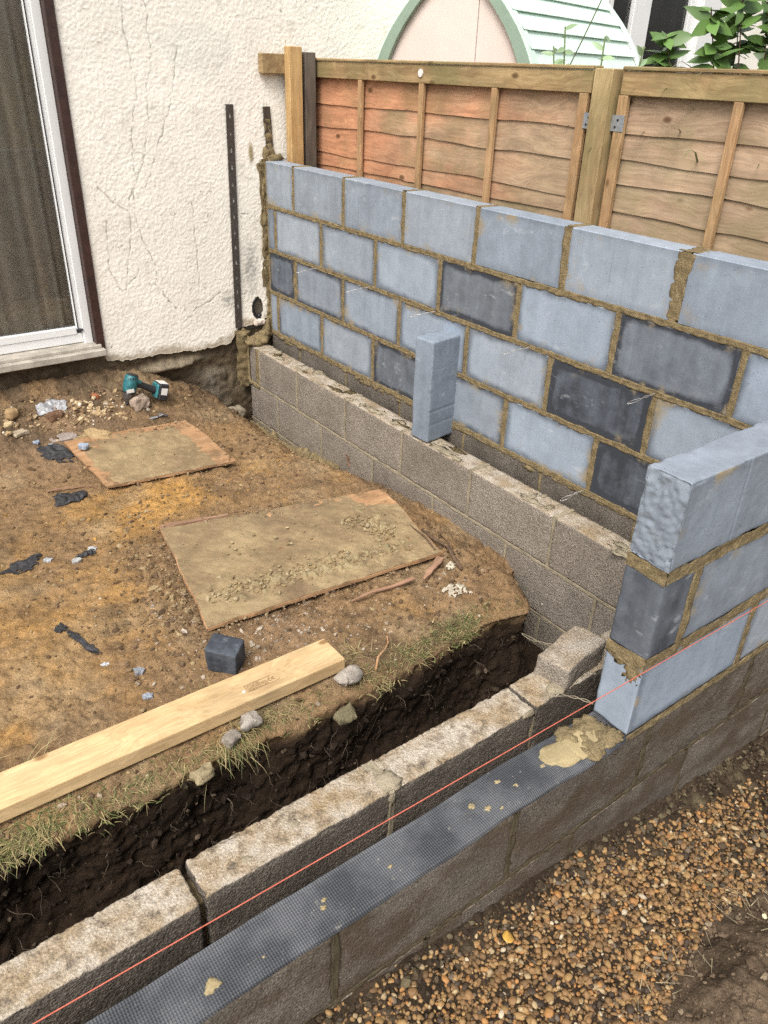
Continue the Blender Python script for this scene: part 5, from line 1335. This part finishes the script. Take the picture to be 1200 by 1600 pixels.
chunk('stone', (.10, .07, .075), .006, .010, 91, MAT['stone'], (-.90, -.515, -.207), .2, 'pale pinkish stone directly under the cordless driver handle', 'stone', 18, colr=(.40, .31, .24), smooth=True)

# ------------------------------------------------------------------ debris, one by one
def slab(name, pts, th, mat, label, cat, tilt=(0, 0), seed=0, colr=None, z=None, group=None):
    cx = sum(p[0] for p in pts) / len(pts); cy = sum(p[1] for p in pts) / len(pts); n = len(pts); rr_ = random.Random(seed)
    v = []; f = []
    P2 = []
    for i in range(n):
        a, b = pts[i], pts[(i+1) % n]
        for k in range(3): t = k / 3; P2.append((a[0] + (b[0]-a[0]) * t + rr_.uniform(-1, 1) * .004, a[1] + (b[1]-a[1]) * t + rr_.uniform(-1, 1) * .004))
    N_ = len(P2)
    for lvl, sc_ in ((0, 1.0), (th * .75, 1.0), (th, .93), (th * 1.02, .5)):
        for (x, y) in P2: v.append(((x - cx) * sc_, (y - cy) * sc_, lvl + rr_.uniform(-.08, .12) * th))
    for l in range(3):
        for k in range(N_): f.append((l*N_+k, l*N_+(k+1) % N_, (l+1)*N_+(k+1) % N_, (l+1)*N_+k))
    f.append(tuple(range(N_))[::-1]); f.append(tuple(3*N_ + k for k in range(N_)))
    me = py_mesh(name, v, f)
    if colr is not None:
        at = me.color_attributes.new('Col', 'FLOAT_COLOR', 'POINT'); cc = np.ones((len(v), 4), np.float32)
        cc[:, :3] = np.array(colr) * np.random.default_rng(seed).uniform(.8, 1.2, (len(v), 1)); at.data.foreach_set('color', cc.ravel())
    o = link(name, me, mat, None, (cx, cy, (z if z is not None else gsurf(cx, cy)) - .002), (tilt[0], tilt[1], 0)); return tag(o, label, cat, group)
S = MAT['stone']
slab('flagstone', [(-1.205, -.575), (-1.16, -.565), (-1.095, -.655), (-1.125, -.70), (-1.19, -.675)], .022, S, 'tan broken flagstone piece just behind the smaller plywood board', 'stone', (.12, -.05), 1, (.38, .27, .14))
slab('stone_flake', [(-1.37, -.60), (-1.31, -.565), (-1.24, -.58), (-1.25, -.63), (-1.36, -.635)], .010, S, 'flat greyish pink stone flake left of the tan flagstone', 'stone', (.1, 0), 2, (.30, .25, .22))
slab('stone_flake', [(-1.27, -.635), (-1.205, -.60), (-1.195, -.62), (-1.255, -.66)], .010, S, 'narrow brown stone flake leaning against the tan flagstone', 'stone', (.25, .1), 3, (.32, .23, .12))
slab('stone_flake', [(-1.52, -.52), (-1.46, -.50), (-1.43, -.53), (-1.50, -.555)], .016, S, 'pale flat stone near the left edge below the door', 'stone', (.1, .05), 4, (.42, .34, .24))
chunk('stone', (.05, .045, .05), .006, .008, 92, S, (-1.475, -.43, -.160), .5, 'tan lump of stone below the door sill near the left edge', 'stone', 25, colr=(.34, .23, .12))
chunk('stone', (.035, .03, .025), .005, .005, 93, S, (-1.50, -.475, -.175), .1, 'small pale yellow stone below the tan lump at left', 'stone', 25, colr=(.5, .38, .22))
chunk('brown_rock', (.085, .055, .045), .006, .010, 94, S, (-1.292, -.478, -.187), .3, 'dark brown rock in front of the milky plastic scrap', 'rock', 18, colr=(.15, .085, .05))
chunk('brick_piece', (.04, .035, .03), .005, .006, 95, S, (-1.075, -.415, -.150), .3, 'small red brick fragment left of the cordless driver', 'brick piece', 25, colr=(.33, .12, .06))
def film(name, cx, cy, rx, ry, mat, label, cat, seed, amp=.018, rz=0., hole=.0):
    n = 44; u = np.linspace(-1, 1, n); U, V = np.meshgrid(u, u, indexing='ij')
    x = cx + (U * math.cos(rz) * rx - V * math.sin(rz) * ry); y = cy + (U * math.sin(rz) * rx + V * math.cos(rz) * ry)
    r = np.hypot(U, V) + .45 * fbm(U, V, 0, 2.4, 3, seed) + hole * np.clip(fbm(U, V, 0, 4, 2, seed + 4), 0, 1)
    g = np.vectorize(gsurf)(x, y); z = g + .004 + amp * np.abs(fbm(U, V, 0, 3.2, 3, seed + 1)) * np.clip(1.1 - r, 0, 1)
    k = r < .85; keep = k[:-1, :-1] & k[1:, :-1] & k[1:, 1:] & k[:-1, 1:]
    f = grid_f(n, n, keep); used = np.unique(f); rm = -np.ones(n*n, int); rm[used] = np.arange(len(used)); v = np.stack([x - cx, y - cy, z], -1).reshape(-1, 3)[used]
    z0 = float(v[:, 2].min()); v[:, 2] -= z0
    o = link(name, np_mesh(name, v, rm[f], True), mat, None, (cx, cy, z0)); md = o.modifiers.new('thickness', 'SOLIDIFY'); md.thickness = .0018; md.offset = 1; return tag(o, label, cat)
film('plastic_scrap', -1.285, -.430, .085, .06, MAT['film_clear'], 'milky crumpled plastic scrap on the soil below the door', 'plastic scrap', 1, .022)
film('plastic_sheet', -1.37, -.705, .105, .06, MAT['film_black'], 'torn black plastic film left of the smaller plywood board', 'plastic film', 2, .008, -.7, .5)
film('bitumen_patch', -1.44, -1.085, .085, .06, MAT['film_black'], 'rounded black tarry lump on the clay below the smaller board', 'tar lump', 3, .035)
film('plastic_sheet', -1.735, -1.49, .09, .05, MAT['film_black'], 'small black plastic scrap at the left edge of the clay', 'plastic film', 4, .006, .2, .7)
film('plastic_sheet', -1.52, -1.545, .05, .03, MAT['film_black'], 'tiny black plastic scrap with grey chips on the open clay', 'plastic film', 5, .02, 0, .7)
film('plastic_sheet', -1.70, -2.06, .105, .018, MAT['film_black'], 'thin strip of black plastic in the clay near the timber', 'plastic film', 6, .01, -1.25, .4)
film('plastic_sheet', -1.735, -1.95, .022, .03, MAT['film_black'], 'black plastic tag above the thin black strip', 'plastic film', 7, .02, 0, .2)
film('plaster_splash', -.505, -2.512, .075, .045, MAT['white_paint'], 'cream plaster splash on the soil near the trench corner', 'plaster splash', 8, .012, .5, .8)
film('plaster_splash', -.420, -2.385, .035, .025, MAT['white_paint'], 'small white plaster flecks by the twigs at the board corner', 'plaster splash', 9, .01, .3, .9)
film('mortar_patch', -1.02, -1.70, .16, .035, MAT['mortar'], 'ridge of green-grey mortar over the back edge of the larger board', 'mortar', 10, .045, -.2, .3)
def chip(x, y, s_, c, label, seed, cat='block chip', z=None):
    slab('block_chip', [(x - s_, y - .5*s_), (x + .2*s_, y - .8*s_), (x + s_, y), (x + .2*s_, y + .7*s_), (x - .7*s_, y + .6*s_)], s_ * .6, S, label, cat, (.15, .1), seed, c, z)
bl = (.33, .38, .46)
chip(-1.425, -.600, .017, bl, 'pale blue block chip beside the torn black film', 11)
chip(-1.372, -.640, .012, bl, 'smaller blue chip between the stone flake and black film', 12)
chip(-1.26, -.755, .026, bl, 'flat blue chip on the back left corner of the smaller board', 13, z=-.236)
chip(-1.65, -1.515, .018, (.36, .36, .36), 'grey chip beside the black scrap at the left', 14)
chip(-1.49, -1.525, .020, (.40, .40, .40), 'grey chip on the tiny black scrap in the open clay', 15)
chip(-1.565, -1.575, .018, (.38, .38, .37), 'grey chip just left of the tiny black scrap', 16)
chip(-1.475, -1.10, .012, (.5, .5, .48), 'white chip at the foot of the black tarry lump', 17)
chip(-1.675, -2.195, .012, (.45, .45, .46), 'pale chip at the lower end of the thin black strip', 18)
chip(-1.60, -2.285, .020, (.25, .26, .28), 'blue-grey chip on the clay above the long timber', 19)
chip(-1.62, -2.405, .017, (.28, .31, .36), 'blue-grey chip nearest the long timber on its far side', 20)
def bracket():
    t = empty('metal_fixing', (-.838, -.60, gsurf(-.838, -.60))); tag(t, 'small bright metal fixing lying on the soil below the driver', 'metal fixing', kind='thing')
    MB().box((-.05, -.008, .004), (.0, .006, .012)).build('plate', MAT['zinc'], t, bevel=.002); MB().tube([(.005, 0, .008), (.03, .004, .012), (.048, -.012, .006)], .006, 8).build('bolt', MAT['steel'], t, True)
    MB().tube([(.022, .012, .004), (.022, .012, .014)], .011, 12).build('nut', MAT['zinc'], t)
bracket()
chunk('stone', (.085, .05, .045), .005, .010, 96, MAT['stone'], (-1.085, -2.685, -.315), .1, 'pale grey rough stone at the right end of the long timber', 'stone', 20, colr=(.34, .30, .255))
chunk('stone', (.06, .045, .035), .005, .008, 97, MAT['stone'], (-1.425, -2.675, -.315), -.2, 'grey stone on the grassy edge under the timber, larger of two', 'stone', 20, colr=(.31, .275, .235))
chunk('stone', (.05, .035, .03), .005, .008, 98, MAT['stone'], (-1.49, -2.70, -.318), .3, 'grey stone on the grassy edge under the timber, smaller of two', 'stone', 20, colr=(.27, .235, .195))
chunk('mortar_disc', (.07, .055, .03), .005, .006, 99, MAT['stone'], (-1.165, -2.772, -.345), 0, 'rounded greenish mortar lump at the trench lip below the grey stone', 'mortar lump', 14, colr=(.17, .145, .085), rot=(.5, 0, 0))
chunk('stone', (.07, .05, .03), .005, .008, 100, MAT['stone'], (-1.60, -2.755, -.335), .1, 'buff flat stone set in the trench lip amid grass', 'stone', 18, colr=(.31, .25, .15))
chunk('brick_end', (.14, .08, .07), .008, .012, 101, MAT['stone'], (-.34, -.40, -.44), .2, 'pale concrete lump in the hollow by the house corner', 'concrete lump', 12, colr=(.26, .22, .16))
def twig(p, r, label, mat=None, cat='twig'):
    o = MB().tube(p, r, 7).build('twig', mat or MAT['stick'], None, True); tag(o, label, cat)
twig([(-.365, -2.14, -.285), (-.37, -2.22, -.282), (-.355, -2.29, -.288), (-.385, -2.36, -.29), (-.405, -2.43, -.298)], [.006, .008, .007, .008, .006], 'thick brown stick beside the right corner of the larger board')
twig([(-.39, -2.09, -.280), (-.40, -2.20, -.272), (-.43, -2.30, -.27)], [.004, .004, .003], 'thinner twig lying along the right edge of the larger board')
twig([(-.32, -2.20, -.29), (-.345, -2.28, -.276), (-.37, -2.34, -.282)], [.0025, .003, .002], 'fine forked twig over the thick brown stick')
twig([(-1.0, -2.70, -.30), (-.97, -2.67, -.285), (-.93, -2.655, -.280), (-.90, -2.63, -.288), (-.895, -2.615, -.270)], [.004, .004, .0035, .003, .002], 'pale bent twig on the grass right of the timber end', MAT['ply'])

# yellow leaf and pale leaf on the gravel
def fallen(loc, s_, rz, c, label):
    v, f = leaf_arrays((-s_, 0, 0), (1, 0, .1), (0, 0, 1), 2 * s_, s_ * .8, -.12, 6); L = LeafSet(); L.add(v, f, c); o = L.build('fallen_leaf', MAT['leafv']); o.location = loc; o.rotation_euler = (.25, .1, rz); md = o.modifiers.new('thickness', 'SOLIDIFY'); md.thickness = .0008; tag(o, label, 'leaf')
fallen((-1.262, -3.555, float(front_z(-1.262, -3.555)) + .022), .016, .9, (.62, .36, .08), 'yellow fallen leaf on the gravel by the wall foot')
fallen((-.68, -3.845, float(front_z(-.68, -3.845)) + .016), .008, .2, (.72, .66, .42), 'tiny pale leaf on the soil bank at lower right')

# ------------------------------------------------------------------ string line and wall ties
p0, p1_ = Vector((-3.3, YF0 - .015, .31)), Vector((.14, YF0 - .015, .195))
pts = [p0 + (p1_ - p0) * (i / 40) - Vector((0, 0, .004 * math.sin(math.pi * i / 40))) for i in range(41)]
o = MB().tube(pts, .0010, 6).build('string_line', MAT['string'], None, True); tag(o, "taut orange builder's string stretched along the front wall", 'string line')
def tie(base, d, L, droop, label, mat=None):
    b = Vector(base); d = Vector(d).normalized(); s_ = Vector((-d.y, d.x, 0)); m = MB(); pa = []; pb = []
    for i in range(17):
        t = i / 16; c = b + d * (L * t) - Vector((0, 0, droop * t * t)); tw = 9 * t if t < .5 else 4.5
        w_ = .0028 if t < .55 else .0024 + .008 * math.sin(math.pi * (t - .55) / .45) ** .8
        a_ = tw * 1.6 if t < .55 else 4.5 * 1.6 * (1 - (t - .55) / .45) * 0 + .25
        o_ = s_ * math.cos(a_) * w_ + Vector((0, 0, 1)) * math.sin(a_) * w_; pa.append(c + o_); pb.append(c - o_)
    m.tube(pa, .0010, 5).tube(pb, .0010, 5).tube([pa[-1], pb[-1]], .0010, 5)
    o = m.build('wall_tie', mat or MAT['wire'], None, True); tag(o, label, 'wall tie', 'wire wall ties'); return o
names = ['wire wall tie nearest the house on the tall wall', 'second wire wall tie from the house on the tall wall', 'wire wall tie just left above the upright block', 'wire wall tie between the upright block and the darkest block', 'wire wall tie on the very dark block, nearest the front wall']
for y, nm, dy in zip((-.797, -1.237, -1.714, -2.266, -2.82), names, (.1, .15, .25, .2, .1)): tie((.01, y, .446), (-1, dy, 0), .13, .012, nm)
tie((.01, -2.615, .0), (-1, .2, 0), .11, .022, 'wire wall tie low down at the foot of the tall wall')
tie((-.80, -3.20, .045), (-1, .75, .1), .09, -.028, 'wire tie with looped end sticking up behind the broken block lump', MAT['mortar_pale'])
tie((-.860, -3.385, .020), (-.35, 1, .0), .13, .045, 'wire tie bridging from the blue-grey end to the broken block lump', MAT['mortar_pale'])

# ------------------------------------------------------------------ grass, straw and roots
def strip_blade(ls, pts, w_, c):
    d = (pts[-1] - pts[0]); s_ = Vector((-d.y, d.x, 0)); s_ = s_.normalized() if s_.length > 1e-5 else Vector((1, 0, 0)); v = []
    n = len(pts) - 1
    for k, p in enumerate(pts): q = w_ * (1 - .85 * k / n); v += [p - s_ * q, p + s_ * q]
    ls.add(v, [(2*k, 2*k+1, 2*k+3, 2*k+2) for k in range(n)], c)
def lip(x):
    i = int(np.clip(np.searchsorted(G_xs, x), 0, len(G_xs) - 1)); return G_ye[i], G_P[i, G_nv1 - 1]
rr = random.Random(12); ls = LeafSet()
def tuft(x, y, n, L, spread, green, hang=0.):
    z = gsurf(x, y)
    for i in range(n):
        bx, by = x + rr.gauss(0, spread), y + rr.gauss(0, spread * .6); a = rr.uniform(0, 6.28); l = L * rr.uniform(.5, 1.3); el_ = rr.uniform(.05, .9)
        zz_ = gsurf(bx, by) if by > lip(bx)[0] else lip(bx)[1][2] - .01
        d = Vector((math.cos(a) * math.cos(el_), math.sin(a) * math.cos(el_) - hang, math.sin(el_) - hang * .5)); p = Vector((bx, by, zz_ - .003))
        pts = [p, p + d * l * .4, p + d * l * .75 - Vector((0, 0, l * .10)), p + d * l - Vector((0, 0, l * (.22 + hang * .4)))]
        g = rr.uniform(.6, 1.4); c = (.12 * g, .145 * g, .045 * g) if rr.random() < green else ((.36 * g, .29 * g, .14 * g) if rr.random() < .6 else (.22 * g, .19 * g, .08 * g))
        strip_blade(ls, pts, rr.uniform(.0008, .0017), c)
for (x, n, L, gr_, h_) in ((-2.20, 260, .06, .35, .1), (-2.12, 300, .06, .45, .1), (-2.03, 260, .05, .35, .2), (-1.93, 130, .045, .45, .2), (-1.84, 170, .045, .60, .1), (-1.76, 220, .035, .75, .1), (-1.70, 130, .04, .5, .2), (-1.60, 90, .05, .3, .4), (-1.50, 170, .07, .3, .5), (-1.43, 110, .05, .4, .4), (-1.36, 120, .045, .6, .2), (-1.28, 110, .045, .6, .2), (-1.2, 60, .04, .5, .2),
                           (-1.03, 120, .05, .35, .1), (-.93, 170, .045, .45, .1), (-.85, 170, .045, .5, .1), (-.76, 130, .04, .55, .1), (-.67, 240, .04, .75, .0), (-.60, 240, .04, .78, .0), (-.53, 170, .035, .65, .0), (-.42, 60, .04, .4, .1)):
    k_ = rr.choice((.35, .6, 1.0, 1.3)); tuft(x, lip(x)[0] + rr.uniform(.02, .06), int(n * .8 * k_), L * .9, .034, gr_ * .7, h_); tuft(x + .04, lip(x)[0] + rr.uniform(.0, .05), int(n * .7 * k_), L * .55, .032, gr_ * .55, h_)
tuft(-1.02, -2.60, 50, .07, .03, .1); tuft(-2.07, -2.42, 14, .12, .03, .0); tuft(-2.17, -2.44, 22, .14, .03, .0); tuft(-1.95, -2.50, 8, .11, .02, .0); tuft(-1.52, -2.52, 5, .11, .02, 0.); tuft(-1.47, -2.5, 4, .10, .015, 0.)
o = ls.build('grass', MAT['grass']); tag(o, 'sparse dry and green grass along the trench edge', 'grass', kind='stuff')
# dry stems on the gravel side
ls = LeafSet()
for i in range(46):
    x = rr.uniform(-1.15, -.45); y = -3.80 + rr.gauss(0, .035) - .0; z = float(front_z(x, y)) + .012; a = rr.uniform(0, 6.28); l = rr.uniform(.02, .06); d = Vector((math.cos(a), math.sin(a), rr.uniform(0, .35))); p = Vector((x, y, z)); g = rr.uniform(.7, 1.3)
    strip_blade(ls, [p, p + d * l * .5, p + d * l], .0009, (.34 * g, .28 * g, .17 * g))
o = ls.build('straw', MAT['grass']); tag(o, 'dry stems at the edge of the gravel', 'straw', kind='stuff')
# roots hanging in the trench face: short random walks, some forked
mr = MB(); rr = random.Random(77)
def root(p, d, l, r_, depth=0):
    n = 7; pts = [p]; q = p.copy(); d = d.normalized()
    for k in range(n):
        d = (d + Vector((rr.gauss(0, .42), rr.gauss(-.03, .25), rr.gauss(-.16, .38)))).normalized(); q = q + d * (l / n); pts.append(q.copy())
    mr.tube(pts, [r_ * (1 - .09 * k) for k in range(n + 1)], 4, False)
    if depth < 1 and rr.random() < .5: root(pts[3], (d + Vector((rr.uniform(-1, 1), -.2, rr.uniform(-.6, .3)))), l * .6, r_ * .6, depth + 1)
for i in range(230):
    ix = rr.randrange(60, len(G_xs) - 12); t = rr.random(); jv = G_nv1 + int(2 + t * (G_nv2 - 20)); p = Vector(G_P[ix, jv]); l = rr.uniform(.02, .10) * (1.5 if rr.random() < .10 else 1)
    root(p + Vector((0, .008, 0)), Vector((rr.uniform(-1, 1), -rr.uniform(.2, .7), rr.uniform(-.9, .2))), l, rr.uniform(.0004, .0010) * (1.8 if rr.random() < .07 else 1))
o = mr.build('roots', plain('pale_root', (.17, .13, .095), .85, .2, 0, .4, 40, 0), None, True); tag(o, 'fine pale roots poking from the dark trench face', 'roots', kind='stuff')
# stones in the trench face
r = np.random.default_rng(15); n = 1100; ix = r.integers(40, len(G_xs) - 8, n); jv = G_nv1 + r.integers(4, G_nv2 - 4, n)
o = scatter('trench_stones', G_P[ix, jv], r.lognormal(math.log(.005), .5, n).clip(.002, .016), pick([[.07, .05, .033], [.028, .019, .013], [.15, .11, .075]], [2, 9, .5], n, r, .3), S, 1, .9, .3, 4, .6)
tag(o, 'small stones set in the dark trench face', 'stones', kind='stuff')
